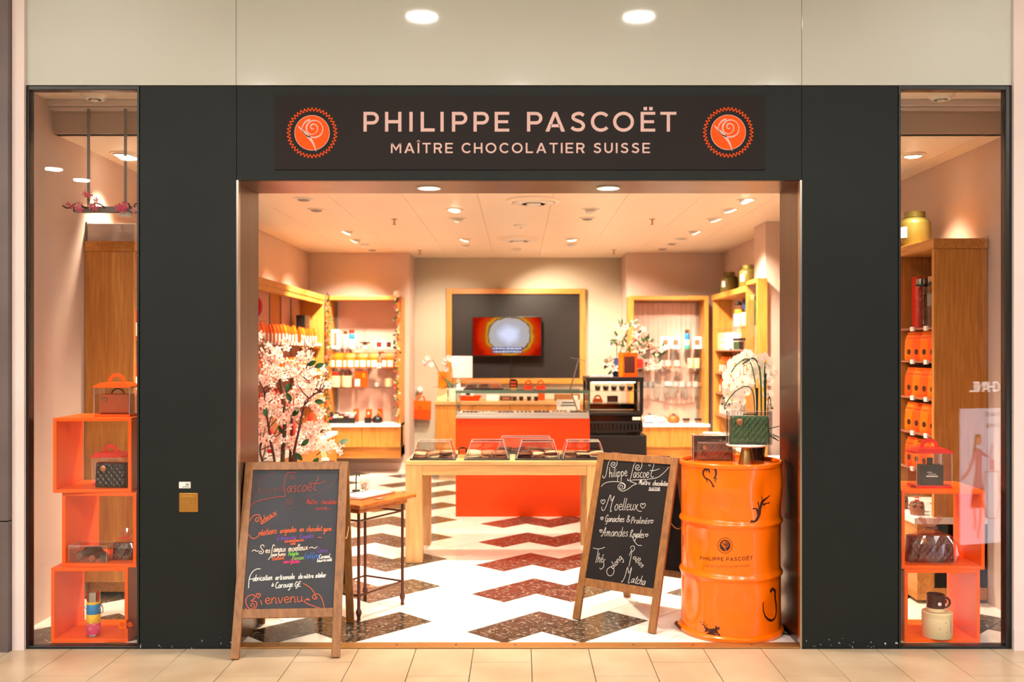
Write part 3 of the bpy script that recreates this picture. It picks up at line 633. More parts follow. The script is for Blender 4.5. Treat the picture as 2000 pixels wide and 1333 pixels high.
def heart(cx, cy, r):
    return [[(cx,cy+r),(cx-r*.85,cy+r*.1),(cx-r*.8,cy-r*.7),(cx-r*.3,cy-r*.85),(cx,cy-r*.35),(cx+r*.35,cy-r*.95),(cx+r*.85,cy-r*.7),(cx+r*.8,cy+r*.05),(cx,cy+r)]]
def zm(L, ox, oy, k): return [[(ox+x*k, oy+y*k) for x, y in P] for P in L]
# ================================================================ A-BOARDS
def a_board(label, foot_l, foot_r, lean, hz, board_m, rear):
    fl, fr = Vector((*foot_l,0)), Vector((*foot_r,0)); wv = (fr-fl); wid = wv.length; wv.normalize(); nb = Vector((-wv.y, wv.x, 0))   # horizontal, away from viewer
    if nb.y < 0: nb = -nb
    c = (fl+fr)/2; rz = math.atan2(wv.y, wv.x)
    t = thing('chalkboard_stand', label, 'chalkboard', tuple(c), rz)
    # local: x along width, y away, z up
    S_ = Vector((0,lean,hz)); Ln = S_.length; u = S_/Ln; n = Vector((0,-hz,lean)).normalized()      # n faces the viewer
    hw = wid/2; sw, th = .042, .022
    def fbar(par, x0, t0, x1, t1, w, name='rail', nn=n, uu=u, org=Vector((0,0,0)), th=th):
        MB().bar(org+Vector((x0,0,0))+uu*t0, org+Vector((x1,0,0))+uu*t1, w, th, up=nn).build(name, 'wood_frame', par, bevel=.002)
    fr_ = obj('front_frame', None, t)
    for s in (-1,1): fbar(fr_, s*(hw-sw/2), 0.003, s*(hw-sw/2), Ln, sw, 'stile')
    tb = Ln*.2
    fbar(fr_, -hw+sw, Ln-.021, hw-sw, Ln-.021, .042); fbar(fr_, -hw+sw, tb+.02, hw-sw, tb+.02, .044)
    P = [Vector((x,0,0))+u*q for x, q in ((-hw+sw,tb+.042),(hw-sw,tb+.042),(hw-sw,Ln-.042),(-hw+sw,Ln-.042))]
    off = n*.001; MB().hexa([p-n*.006 for p in P]+[p+n*.003 for p in P]).build('board', board_m, t)
    # rear frame
    fb = Vector((0,lean+rear,0)); top = Vector((0,lean+.03,hz-.005)); S2 = top-fb; L2 = S2.length; u2 = S2/L2; n2 = Vector((0,S2.z,-S2.y)).normalized()
    rr = obj('rear_frame', None, t)
    for s in (-1,1): fbar(rr, s*(hw-sw/2), 0.003, s*(hw-sw/2), L2, sw, 'stile', n2, u2, fb)
    fbar(rr, -hw+sw, L2-.021, hw-sw, L2-.021, .042, 'rail', n2, u2, fb); fbar(rr, -hw+sw, tb+.02, hw-sw, tb+.02, .044, 'rail', n2, u2, fb)
    P = [fb+Vector((x,0,0))+u2*q for x, q in ((-hw+sw,tb+.042),(hw-sw,tb+.042),(hw-sw,L2-.042),(-hw+sw,L2-.042))]
    MB().hexa([p-n2*.004 for p in P]+[p+n2*.003 for p in P]).build('rear_board', board_m, t)
    for s in (-1,1):
        MB().box(s*hw*.6-.03,s*hw*.6+.03,lean-.006,lean+.036,hz-.002,hz+.003).build('hinge', 'iron', t)
    a = Vector((hw-.01,.02,0))+u*(Ln*.62); b = Vector((hw-.01,lean+rear,0))+u2*(L2*.62)
    pts = [a+(b-a)*k/8-Vector((0,0,.05*math.sin(PI*k/8))) for k in range(9)]
    MB().tube(pts, .003, 6).build('cord', 'bamboo', t, smooth=True)
    bpy.context.view_layer.update()
    M = t.matrix_basis; return t, Board(t, M @ (n*.003), M.to_3x3() @ n)
yb = FYD(1290)
b1t, B1 = a_board('wooden chalkboard stand at the left of the entrance, coloured writing ending in Bienvenue', (PX(450,yb),yb), (PX(664,FYD(1286)),FYD(1286)), .33, .918, 'chalkboard', .29)
y1, y2 = FYD(1210), FYD(1240)
b2t, B2 = a_board('wooden chalkboard stand beside the orange drum with white chalk writing', (PX(1119,y1),y1), (PX(1280,y2),y2), .29, .905, 'chalkboard_dark', .31)
K = 230/1803; A3 = lambda L: zm(L, 460, 890, K); A4 = lambda L: zm(L, 460, 1040, K)
w1 = .0031; wt = .0024
B1.strokes(A3([[(270,630),(275,450),(300,340),(380,300),(440,350),(420,400),(380,410),(365,380),(390,360),(405,385)],[(350,420),(350,560),(280,680)],[(440,350),(520,290),(640,262)],[(1000,690),(1200,620),(1400,520),(1500,420),(1555,300)],spiral(870,340,12,45,0,2.2),[(760,720),(770,790),(830,820),(920,805)],spiral(820,705,12,62,0,2.3)]+write('hilippe',(350,590),(730,545),60)), 'dim', wt)
B1.strokes(A3([[(930,270),(850,260),(780,290),(750,400),(745,520),(765,630)],[(230,800),(280,730),(420,680),(600,645),(770,630)],[(1280,330),(1220,450),(1200,520),(1250,545)],[(1140,430),(1280,430),(1390,390)]]+write('ascoë',(785,570),(1170,545),95)), 'red', w1)
B1.strokes(A3(write('Maître',(1080,750),(1255,748),42)+write('chocolatier',(1310,750),(1555,745),42)+write('suisse',(1230,835),(1400,830),34)+[[(1380,832),(1455,822)]]), 'red', wt)
B1.strokes(A3([[(340,1000),(355,985),(345,1012),(312,1010),(310,975),(350,950),(395,985),(385,940),(340,908),(270,930),(210,1020),(190,1130),(205,1220),(270,1275),(330,1255),(380,1200)]]+write('adeaux',(395,1062),(640,905),52)+write('réations',(355,1235),(635,1192),52)+write('originales',(680,1195),(935,1170),45)+write('en',(980,1170),(1050,1168),42)+write('chocolat',(1085,1168),(1325,1155),42)+write('garni',(1345,1165),(1468,1155),40)), 'orange', w1, label='orange handwriting reading Cadeaux, Créations originales en chocolat')
B1.strokes(A4(write("d'Amandes",(630,130),(930,105),38)+write('Royales',(980,105),(1200,85),42)), 'purple', wt)
B1.strokes(A4([[(1260,80),(1320,82)]]+write('caramel-beurre',(750,160),(1040,140),26)+write('salé',(840,195),(920,190),22)+write('chocolat',(565,435),(745,412),30)), 'orange', wt)
B1.strokes(A4([[(250,295),(290,272),(320,295),(355,282)],[(1125,250),(1170,230),(1210,250),(1250,222)],[(440,225),(420,195),(385,215),(400,255),(430,290),(410,330),(370,325),(365,300),(395,295),(400,312)],[(605,215),(580,195),(565,240),(545,360),(500,425)]]+write('es',(455,318),(530,318),45)+write('ameux',(580,305),(770,298),50)+write('moelleux',(810,298),(1110,270),50)+write('parfums:',(560,370),(775,358),30)), 'pinkw', w1, label='pale handwriting reading Ses fameux moelleux')
B1.strokes(A4(write('Pistache',(810,362),(965,350),32)), 'green', wt); B1.strokes(A4(write('Passion',(870,432),(1045,415),36)), 'lime', wt)
B1.strokes(A4(write('Earl-Grey',(1060,410),(1285,388),44)), 'blue', wt); B1.strokes(A4(write('Cassis',(1250,312),(1410,310),38)), 'purple', wt)
B1.strokes(A4(write('Caramel',(1280,408),(1445,395),34)+write('beurre-salé',(1250,460),(1475,442),28)), 'white', wt); B1.strokes(A4(write('sans',(735,478),(820,472),28)+write('Gluten',(835,478),(985,470),30)), 'magenta', wt)
B1.strokes(A4([[(385,565),(330,565),(260,610),(215,700),(205,780),(200,860)],[(205,725),(270,715)]]+write('abrication',(265,750),(565,730),46)+write('artisanale',(610,732),(905,715),42)+write('de',(960,715),(1030,712),42)+write('nôtre',(1045,710),(1195,700),36)+write('atelier',(1225,698),(1388,690),40)+write('à',(553,832),(588,830),32)+write('Carouge',(610,862),(880,835),48)+write('GE',(905,836),(1005,830),38)), 'white', w1, label='white handwriting reading Fabrication artisanale de nôtre atelier à Carouge')
B1.strokes(A4([[(150,1165),(180,1200),(240,1210),(300,1170),(330,1100),(300,1060),(240,1060),(295,1010),(290,970),(230,965),(170,1010),(160,1080),(190,1150),(240,1180),(290,1140),(280,1100),(240,1100),(235,1135),(260,1130)],[(385,1045),(395,1080),(402,1115)],[(1035,785),(1130,840),(1200,920),(1235,1000)],[(1090,1030),(1135,1045),(1100,1020),(1060,1065),(1130,1110),(1340,1172),(1340,1080),(1300,980),(1240,945),(1185,980),(1190,1020),(1240,1025),(1245,995),(1215,1000)]]+heart(350,975,36)+write('envenu',(450,1100),(1045,1065),86,.05)), 'orange', w1, label='large orange handwriting reading Bienvenue')
K2 = .12; B5 = lambda L: zm(L, 1130, 870, K2); B6 = lambda L: zm(L, 1130, 1020, K2)
B2.strokes(B5([[(400,490),(395,520),(420,535),(450,480),(470,370),(500,270),(570,220),(625,260),(620,330),(570,365),(528,330),(550,280),(595,290),(585,330),(560,325),(565,300)],[(800,550),(805,580),(840,560),(870,460),(900,330),(950,260),(1010,260),(1035,320),(1000,400),(940,400),(930,350),(965,320),(990,355),(960,380),(950,355)],[(1240,270),(1205,400),(1180,480),(1195,525),(1225,510)],[(1160,415),(1230,415),(1320,385)],[(1145,315),(1150,345)],[(1165,315),(1168,345)],[(1475,355),(1400,440),(1300,520),(1180,550),(1000,565),(880,570),(835,590)],[(835,590),(890,610),(950,630)],[(950,630),(880,660),(800,720),(720,750),(660,720),(645,660),(700,620),(750,650),(745,700),(700,720),(670,690),(690,650),(720,670),(705,695)],[(370,675),(430,620),(540,595),(660,600),(740,625),(765,670),(740,720)]]+write('hilippe',(500,525),(800,500),80,.08)+write('ascoe',(890,530),(1150,528),85,.1)), 'grey', wt, label='white chalk handwriting reading Philippe Pascoët with spirals')
B2.strokes(B5(write('Maître',(980,640),(1165,652),42)+write('chocolatier',(1205,655),(1462,665),44)+write('suisse',(1140,732),(1325,735),42)+[[(1140,740),(1330,742)]]), 'grey', .0026)
B2.strokes(B5(heart(400,925,38)+heart(1050,990,44)+heart(383,1195,24)+heart(1190,1247,28)+[[(385,1005),(380,1045),(410,1065),(450,1000),(520,810),(535,910),(585,830),(540,960),(520,1080),(545,1070)],[(960,1060),(990,1078),(1030,1080)]]+write('oelleux',(580,1060),(965,1062),100)+write('Ganaches',(430,1248),(745,1252),58)+write('&',(775,1255),(840,1255),60)+write('Pralinés',(850,1275),(1155,1280),56)), 'grey', wt, label='white chalk handwriting reading Moelleux, Ganaches and Pralinés')
B2.strokes(B6(heart(367,150,24)+heart(1110,220,24)+write('Amandes',(370,230),(805,238),76)+write('Royales',(830,250),(1065,262),66)+[[(880,250),(920,330),(970,380),(1030,385)],[(235,425),(300,440),(370,435),(430,412)],[(325,440),(305,560),(280,670)],[(440,610),(410,640),(415,720),(370,770),(345,750)]]+write('hé',(305,660),(400,660),78)+[[(520,730),(465,780),(470,850),(520,880),(570,840),(575,770),(520,730)]]+write('olong',(560,775),(720,590),52)+[[(825,550),(870,440)],[(845,430),(860,400),(905,400),(910,450),(860,500)],[(870,480),(845,620),(820,730)]]+write('oïBos',(880,585),(1035,755),50,0)+[[(695,965),(715,975),(760,880),(800,740),(820,840),(865,740),(840,870),(810,990),(840,985)]]+write('atcha',(850,985),(1080,1035),72)), 'grey', wt, label='white chalk handwriting listing Amandes Royales and teas')
# ================================================================ DRUM
DX, DY, DR, DH = 1.14, 5.18, .262, .915
def dent(q, z):
    s = 0
    for (a, zz, wa, wz, amp) in ((-1.95,.78,.35,.07,.006),(-1.0,.76,.22,.09,-.012),(-.55,.8,.2,.1,.010),(-2.5,.5,.25,.12,-.016),(-2.75,.2,.25,.12,-.014),(-1.6,.18,.5,.08,-.009),(-1.2,.2,.3,.07,.007),(-.7,.45,.3,.1,-.008),(-2.1,.7,.3,.05,-.006),(-.9,.15,.2,.1,-.006)):
        d = (q-a+PI) % (2*PI)-PI; s += 1.7*amp*math.exp(-(d/wa)**2-((z-zz)/wz)**2)
    return s
def drum_r(z):
    r = DR
    for zz in (.60,.325): r += .012*math.exp(-((z-zz)/.014)**2)
    return r
t = thing('oil_drum', 'dented orange metal drum with dark chocolate splash prints', 'drum', (DX,DY,0))
prof = [(drum_r(.03+(.865)*i/110), .03+.865*i/110) for i in range(111)]
MB().lathe(prof, 96, fn=lambda q, z: dent(q, z)).build('body', 'drum_orange', t, smooth=True)
MB().lathe([(DR-.01,.004),(DR+.006,.0),(DR+.015,.008),(DR+.015,.022),(DR+.005,.032),(DR-.005,.034)], 96).build('bottom_rim', 'drum_orange', t, smooth=True)
MB().lathe([(DR+.001,.888),(DR+.009,.892),(DR+.010,.908),(DR+.004,.915),(DR-.006,.913),(DR-.010,.900),(DR-.010,.895)], 96).build('top_rim', 'drum_orange', t, smooth=True)
MB().lathe([(DR-.009,.893),(DR-.03,.897),(1e-6,.897)], 64).build('lid', 'drum_orange', t, smooth=True)
MB().tube([(-.28,-.05,.02),(-.295,0,.03),(-.28,.06,.02)], .008, 8).build('bung_clip', 'iron', t, smooth=True)
def dmap(x, y, off=.0012):   # photo pixel to the drum wall (local)
    x = 1427+(x-1433)*.95
    dx, dz = (x-CX)/F, -(y-CY)/F
    # solve |(dx*s-DX, s-DY)| = r
    s = DY-DR
    for _ in range(12):
        z = H+dz*s; q = math.atan2(s-DY, dx*s-DX); r = drum_r(z)+dent(q, z)+off
        a = dx*dx+1; b = -2*(dx*DX+DY); c = DX*DX+DY*DY-r*r; disc = b*b-4*a*c
        s = (-b-math.sqrt(max(disc,1e-9)))/(2*a)
    return Vector((dx*s-DX, s-DY, H+dz*s))
def dn(p): v = dmap(*p); return Vector((v.x, v.y, 0)).normalized()
PD = 5.0/F
K7 = .14258; Z7 = lambda P: [(1330+x*K7, 880+y*K7) for x, y in P]; K8 = .17255; Z8 = lambda P: [(1330+x*K8, 1040+y*K8) for x, y in P]
def dstroke(mb, P, ws):
    Q = [(q.x, q.y) for q in crom([(p[0],p[1],0) for p in P], 5)]; m = len(Q); wl = []
    for i in range(m):
        tt = i/(m-1)*(len(ws)-1); a = min(int(tt), len(ws)-2); wl.append((ws[a]+(ws[a+1]-ws[a])*(tt-a))*PD*1.25)
    mb.ribbon([dmap(*q) for q in Q], [dn(q) for q in Q], wl)
def dpoly(mb, P):
    k = len(P); c = (sum(p[0] for p in P)/k, sum(p[1] for p in P)/k); mb.add([dmap(*c)]+[dmap(*p) for p in P], [(0,i+1,(i+1)%k+1) for i in range(k)])
def ddrop(mb, x, y, r): dpoly(mb, [(x+r*math.cos(2*PI*i/10), y+r*math.sin(2*PI*i/10)) for i in range(10)])
mb = MB()
dstroke(mb, Z7([(420,310),(405,270),(370,258),(335,280),(325,320),(350,375),(400,400),(440,435),(465,480)]), [2.2,3.4,3.2,3,2.2,2.2,2.4]); ddrop(mb, *Z7([(472,492)])[0], 2.4)
dstroke(mb, Z7([(415,245),(450,230),(495,255),(512,310),(500,360),(470,390)]), [1,3,3.8,3.4,2.4,1]); dstroke(mb, Z7([(365,380),(375,410),(380,438)]), [2,1.2,1.8]); dstroke(mb, Z7([(492,370),(497,410),(508,438)]), [2,1.2,1.8]); dstroke(mb, Z7([(508,370),(518,405)]), [1.6,1.4]); dstroke(mb, Z7([(372,260),(374,280),(374,302)]), [2,1,1.8]); dstroke(mb, Z7([(452,235),(455,255),(456,272)]), [1.6,1,1.6])
tag(mb.build('heart_print', 'decal', t, recalc=False), 'dripping chocolate heart print', kind='stuff')
mb = MB()
dstroke(mb, Z7([(1000,990),(1050,985),(1100,950),(1135,880),(1150,790),(1180,710),(1240,660),(1290,620)]), [1.5,3,4.5,5,5,5,2.5,1.4]); dstroke(mb, Z7([(1180,730),(1178,680),(1170,630)]), [4,1.6,1.8]); dstroke(mb, Z7([(1190,750),(1240,730),(1285,720)]), [4,1.6,1.8]); dstroke(mb, Z7([(1140,830),(1128,770),(1118,705)]), [4,1.6,2.4]); dstroke(mb, Z7([(1115,900),(1110,830),(1085,800),(1038,805)]), [2,4,1.8,2]); ddrop(mb, *Z7([(1212,785)])[0], 1); dstroke(mb, Z7([(1015,965),(1040,975),(1060,985)]), [2,3,1])
tag(mb.build('splash_print', 'decal', t, recalc=False), 'rising chocolate splash print', kind='stuff')
mb = MB()
dpoly(mb, Z8([(230,1140),(285,1130),(300,1090),(275,1055),(340,1095),(420,1090),(450,1085),(440,1120),(460,1165),(495,1182),(400,1182),(300,1165)])); dstroke(mb, Z8([(300,1090),(285,1060),(272,1040)]), [4,1.6,1.8]); dstroke(mb, Z8([(425,1095),(424,1070)]), [4,2]); dstroke(mb, Z8([(445,1095),(462,1075)]), [4,1.6]); dstroke(mb, Z8([(450,1150),(470,1175),(495,1182)]), [3,2,.8])
for x, y in ((238,1020),(260,1045),(280,1022),(312,1055),(424,1066),(464,1100)): ddrop(mb, *Z8([(x,y)])[0], 1.3)
tag(mb.build('crown_print', 'decal', t, recalc=False), 'crown shaped chocolate splash print at the foot', kind='stuff')
mb = MB()
dstroke(mb, Z8([(1068,680),(1095,650),(1125,670),(1128,740),(1140,830),(1140,920),(1115,985),(1070,1000),(1020,965),(990,900),(985,830),(990,790)]), [5,3,5,4.5,4,3.5,3.5,4,3,2,2,1.6]); dstroke(mb, Z8([(1070,655),(1100,638),(1132,655)]), [1,3,1]); ddrop(mb, *Z8([(1050,935)])[0], .8); ddrop(mb, *Z8([(1088,938)])[0], .9); ddrop(mb, *Z8([(1025,1008)])[0], .8); dstroke(mb, Z8([(1000,968),(1020,960)]), [1,2]); dstroke(mb, Z8([(1060,1012),(1080,995)]), [1.5,3])
tag(mb.build('ring_print', 'decal', t, recalc=False), 'looping chocolate splash print', kind='stuff')
mb = MB(); dstroke(mb, Z8([(25,160),(30,140),(33,120)]), [1,2,1]); dstroke(mb, Z7([(20,1150),(40,1210),(30,1310)]), [1.4,2,1]); mb.build('side_print', 'decal', t, recalc=False)
emblem(t, *Z8([(530,152)])[0], 11.2, lambda x, y: dmap(x, y), dn, PD, 'decal', 'drum_orange', 'decal')
def dline(text, p0, p1, cap, m, nm):
    mb = MB(); sag = 3.0
    fn = lambda x, y: dmap(x, y+sag*(1-((x-1424)/60)**2))
    ws = [glyph(c)[0] if c != ' ' else .25 for c in text]; gap = ((p1[0]-p0[0])/cap-sum(ws))/(len(text)-1); x = p0[0]
    for c, w in zip(text, ws):
        if c != ' ':
            for k, P in glyph(c)[1]:
                if k == 'q': mb.add([fn(x+u*cap, p0[1]-v*cap) for u, v in P], [tuple(range(len(P)))])
                else: mb.ribbon([fn(x+u*cap, p0[1]-v*cap) for u, v in P], [dn((x+u*cap, p0[1])) for u, v in P], T*cap*PD)
        x += (w+gap)*cap
    tag(mb.build(nm, m, t, recalc=False), kind='stuff')
dline('PHILIPPE PASCOËT', Z8([(230,310)])[0], Z8([(862,310)])[0], 7.2, 'decal', 'name_print'); dline('MAÎTRE CHOCOLATIER SUISSE', Z8([(275,385)])[0], Z8([(820,385)])[0], 4.0, 'decal_soft', 'small_print')
# ---------------------------------------------------------------- handbags of chocolate
def bag_body(w, h, d, quilt=.006, nd=7, taper=.06, m=0):
    """quilted bag: front grid displaced into diamonds; base centre at the origin, front faces -Y"""
    mb = MB(); nx, nz = 90, 60
    def sh(u, v, fy):
        ww = w*(1-taper*v); x = (u-.5)*ww; z = v*h
        e = min(1, min(u,1-u)/.08); e2 = min(1, min(v,1-v)/.1); bul = (1-(1-e)**2)**.5*(1-(1-e2)**2)**.5
        a = u*nd*w/h*.62; b = v*nd*.5; q = abs(math.sin(PI*(a+b)))*abs(math.sin(PI*(a-b)))
        return (x, fy*(d*.28+d*.22*bul+quilt*math.sqrt(q)*bul), z)
    for fy in (-1, 1):
        vs = [sh(i/nx, j/nz, fy) for j in range(nz+1) for i in range(nx+1)]
        mb.add(vs, [((j*(nx+1)+i),(j*(nx+1)+i+1),((j+1)*(nx+1)+i+1),((j+1)*(nx+1)+i)) for j in range(nz) for i in range(nx)], m)
    n1 = (nx+1)*(nz+1); per = [i for i in range(nx+1)]+[(j*(nx+1)+nx) for j in range(1,nz+1)]+[nz*(nx+1)+i for i in range(nx-1,-1,-1)]+[j*(nx+1) for j in range(nz-1,0,-1)]
    k = len(per); mb.f += [(per[i],per[(i+1)%k],per[(i+1)%k]+n1,per[i]+n1) for i in range(k)]; mb.m += [m]*k
    return mb
def handbag(label, loc, rz, w, h, d, m, quilt=.006, medal=True, handle='arch', mh=None, nd=7, medal_at=(-.28,.62), group=None, flap=False):
    t = thing('chocolate_handbag', label, 'handbag', loc, rz, group)
    bag_body(w, h, d, quilt, nd).build('body', m, t, smooth=True)
    if medal: MB().lathe([(1e-6,.003),(h*.10,.003),(h*.12,.001),(h*.12,-.004)], 20).xf(Matrix.Translation((w*medal_at[0], -d*.5-quilt-.003, h*medal_at[1])) @ Matrix.Rotation(PI/2,4,'X')).build('medallion', 'medal', t, smooth=True)
    if handle == 'arch': MB().tube([(w*.2*math.cos(a), 0, h*.97+h*.28*math.sin(a)) for a in [PI*i/14 for i in range(15)]], h*.035, 8).build('handle', mh or m, t, smooth=True)
    if handle == 'bar': MB().tube([(-w*.16,-.004,h*.97),(-w*.15,-.004,h*1.06),(w*.15,-.004,h*1.06),(w*.16,-.004,h*.97)], h*.028, 8).build('handle', mh or m, t, smooth=True)
    if handle == 'chain':
        for i in range(13):
            a = PI*(1+i/12); MB().tube([(w*.4*math.cos(a)+.006*math.cos(q), -d*.5-.006, h*.85+h*.75*math.sin(a)+.006*math.sin(q)) for q in [2*PI*j/8 for j in range(8)]], .0022, 5, closed=True).build('chain_link', mh or m, t, smooth=True)
        for i in range(9): MB().ball((w*(-.22+.44*i/8), -d*.2+.01*(i%2), h*1.0+.008*math.sin(PI*i/8)), h*.055, 8, 6).build('frill', mh or m, t, smooth=True)
    if flap: MB().box(-w*.47,w*.47,-d*.5-quilt-.002,-d*.42,h*.27,h*.285).build('flap_edge', m, t)
    return t
def clear_box(label, loc, rz, w, d, h, lip=None, tilt=None):
    t = thing('clear_box', label, 'box', loc, rz); th = .0012
    MB().box(-w/2,w/2,-d/2,-d/2+th,0,h).build('front_wall', 'acrylic', t); MB().box(-w/2,w/2,d/2-th,d/2,0,h).build('back_wall', 'acrylic', t)
    for s in (-1,1): MB().box(s*w/2-th/2,s*w/2+th/2,-d/2+th,d/2-th,0,h).build('side_wall', 'acrylic', t)
    MB().box(-w/2,w/2,-d/2,d/2,h,h+th).build('top', 'acrylic', t); MB().box(-w/2+th,w/2-th,-d/2+th,d/2-th,0,.0015).build('floor_sheet', 'acrylic', t)
    if lip: MB().box(-w/2,w/2,-d/2-.0006,-d/2,h-lip,h).build('lip', 'acrylic', t); MB().box(-w/2,w/2,-d/2-.001,-d/2+.001,h-lip-.0012,h-lip).build('lip_edge', 'film_edge', t)
    e = .0011
    for x in (-w/2,w/2):
        for y in (-d/2,d/2): MB().box(x-e,x+e,y-e,y+e,.002,h).build('corner_edge', 'film_edge', t)
    for y in (-d/2,d/2): MB().box(-w/2,w/2,y-e,y+e,h-e,h+e).build('top_edge', 'film_edge', t)
    for x in (-w/2,w/2): MB().box(x-e,x+e,-d/2,d/2,h-e,h+e).build('top_edge', 'film_edge', t)
    return t
def dloc(px, py, Y): return (PX(px,Y), Y, PZ(py,Y))
ZD = .897
Yg = 5.285
clear_box('clear plastic box holding the brown chain bag on the drum', (PX(1394,Yg),Yg+.01,ZD), -.05, .228, .085, .14)
handbag('brown chocolate handbag with beaded chain in a clear box on the drum', (PX(1396,Yg),Yg+.004,ZD+.002), -.05, .195, .098, .056, 'choco_bag', .002, True, 'chain', 'choco', 6, (-.3,.7))
MB().box(-.11,.11,.036,.039,.002,.13).build('backing_card', 'choco', bpy.data.objects['clear_box'])
Yc = 5.125
t = thing('cake_stand', 'white topped cake stand with conical gold foot on the drum', 'cake stand', (PX(1458,Yc),Yc,ZD))
MB().lathe([(.041,0),(.041,.003),(.026,.088),(1e-6,.088)], 32).build('foot', 'gold', t, smooth=True); MB().lathe([(.03,.088),(.10,.094),(.107,.100),(.105,.104),(1e-6,.104)], 48).build('plate', 'white', t, smooth=True)
zc = ZD+.1045
clear_box('clear plastic box holding the green bag on the cake stand', (PX(1463,Yc),Yc,zc), -.08, .228, .09, .176, lip=.022)
handbag('green quilted chocolate handbag with round medallion on the cake stand', (PX(1464,Yc),Yc+.004,zc+.002), -.08, .208, .148, .066, 'choco_green', .005, True, 'bar', 'choco_green', 8, (-.27,.8), flap=True)
# ---------------------------------------------------------------- flowers
def blossom_mesh(name, r, petal, pist, n=5, cup=.35, width=.62, round_=True):
    mb = MB()
    for k in range(n):
        a = 2*PI*k/n; M = Matrix.Rotation(a, 4, 'Z')
        pr = [(0,0,0),(r*.45,-r*width*.45,r*cup*.35),(r*.92,-r*width*.34,r*cup*.75),(r,0,r*cup*.72),(r*.92,r*width*.34,r*cup*.75),(r*.45,r*width*.45,r*cup*.35),(r*.55,0,r*cup*.2)]
        o = len(mb.v); mb.add([tuple(M @ Vector(p)) for p in pr], [(0,1,6),(1,2,6),(2,3,6),(3,4,6),(4,5,6),(5,0,6)])
    mb.lathe([(r*.16,.0),(r*.2,r*.12),(1e-6,r*.22)], 6, m=1)
    return mb.mesh(name, [petal, pist], smooth=True, recalc=False)
def leaf_mesh(name, L, w, m='leaf', fold=.2, droop=.2):
    mb = MB(); n = 6; vs = []
    for i in range(n+1):
        t_ = i/n; hw = w/2*math.sin(PI*min(1,t_*.96+.02))**.8; z = -droop*L*t_*t_
        vs += [(t_*L,-hw,z+fold*hw),(t_*L,0,z),(t_*L,hw,z+fold*hw)]
    fs = []
    for i in range(n): a = i*3; fs += [(a,a+3,a+4,a+1),(a+1,a+4,a+5,a+2)]
    return mb.add(vs, fs).mesh(name, m, smooth=True, recalc=False)
def face(o, d, roll=0):
    o.rotation_mode = 'QUATERNION'; q = Vector(d).to_track_quat('Z', 'Y'); o.rotation_quaternion = q @ Matrix.Rotation(roll,3,'Z').to_quaternion()
def rv(a=1): return Vector((RND.uniform(-a,a), RND.uniform(-a,a), RND.uniform(-a,a)))
# blossom tree
TX, TY = PX(562,5.85), 5.85
t = thing('blossom_tree', 'artificial cherry tree with pale pink blossoms behind the left chalkboard', 'artificial tree', (TX,TY,0))
MB().lathe([(.12,0),(.15,.02),(.19,.42),(.20,.45),(.18,.45),(.17,.40),(1e-6,.40)], 36).build('planter', 'white', t, smooth=True); MB().lathe([(.17,.405),(.08,.42),(1e-6,.43)], 24).build('soil', 'bark', t, smooth=True)
bm_a = [blossom_mesh('blossom', .027, 'petal_blush', 'pistil'), blossom_mesh('blossom', .023, 'petal_white', 'pistil'), blossom_mesh('blossom', .025, 'petal_blush', 'pistil', cup=.6)]
lm = leaf_mesh('leaf', .06, .032)
tips = []
def tw(px, py, dy=0): Y = TY+dy; return Vector((PX(px,Y)-TX, dy, PZ(py,Y)))
trunks = [[tw(556,1000),tw(552,900),tw(556,840),tw(555,790,.02),tw(548,745,.03),tw(536,715,.02),tw(528,690)], [tw(566,1000,.05),tw(575,905,.05),tw(592,872,.08),tw(612,850,.08),tw(630,842,.05)], [tw(545,1000,-.03),tw(536,900,-.04),tw(528,860,-.06),tw(520,800,-.08),tw(515,760,-.05)], [tw(560,1000,.03),tw(570,830,.06),tw(562,795,.08),tw(580,760,.1),tw(598,720,.1),tw(604,700,.1)], [tw(552,1000,-.05),tw(512,900,-.09),tw(508,860,-.1)], [tw(562,1000,0),tw(572,900,-.1),tw(584,840,-.12),tw(596,790,-.12),tw(615,770,-.1),tw(628,765,-.1)]]
for i, P in enumerate(trunks):
    Q = crom(P, 5); n = len(Q); MB().tube(Q, [(.014 if i < 2 else .008)*(1-.75*k/n)+.0015 for k in range(n)], 8).build('branch', 'bark' if i < 2 else 'twig', t, smooth=True)
    for k in range(n//2, n, 2):
        for _ in range(2):
            e = Q[k]+Vector((RND.uniform(-.11,.11), RND.uniform(-.1,.1), RND.uniform(.01,.16))); mid = (Q[k]+e)/2+rv(.02)
            MB().tube([Q[k], mid, e], [.004,.003,.0018], 5).build('twig', 'twig', t, smooth=True); tips += [e, mid]
zones = [(530,690,26,18),(560,672,12,10),(525,735,24,30),(545,720,22,25),(592,720,26,22),(600,745,34,22),(615,758,26,16),(520,790,16,26),(575,770,20,14),(622,795,14,20),(535,812,30,18),(570,815,18,12),(610,842,24,16),(522,860,22,16),(550,868,32,14),(590,880,28,12),(610,865,16,14),(515,830,12,20),(632,872,10,10),(545,690,15,12),(540,765,20,20),(604,800,12,20),(572,858,14,20)]
nb = 0; arr = []
tot = sum(a*b for _, _, a, b in zones)
for (x, y, a, b) in zones:
    for _ in range(int(3+200*a*b/tot)):
        u = rv(1)
        while u.length > 1: u = rv(1)
        p = tw(x+u.x*a, y+u.y*b, u.z*.13); arr.append(p)
arr = arr[:225]+RND.sample(tips, min(66, len(tips)))
for p in arr:
    o = obj('blossom', RND.choice(bm_a), t, p); face(o, Vector((RND.uniform(-.7,.7), -1, RND.uniform(-.3,.8))), RND.uniform(0,6)); s = RND.uniform(.92,1.25); o.scale = (s,s,s)
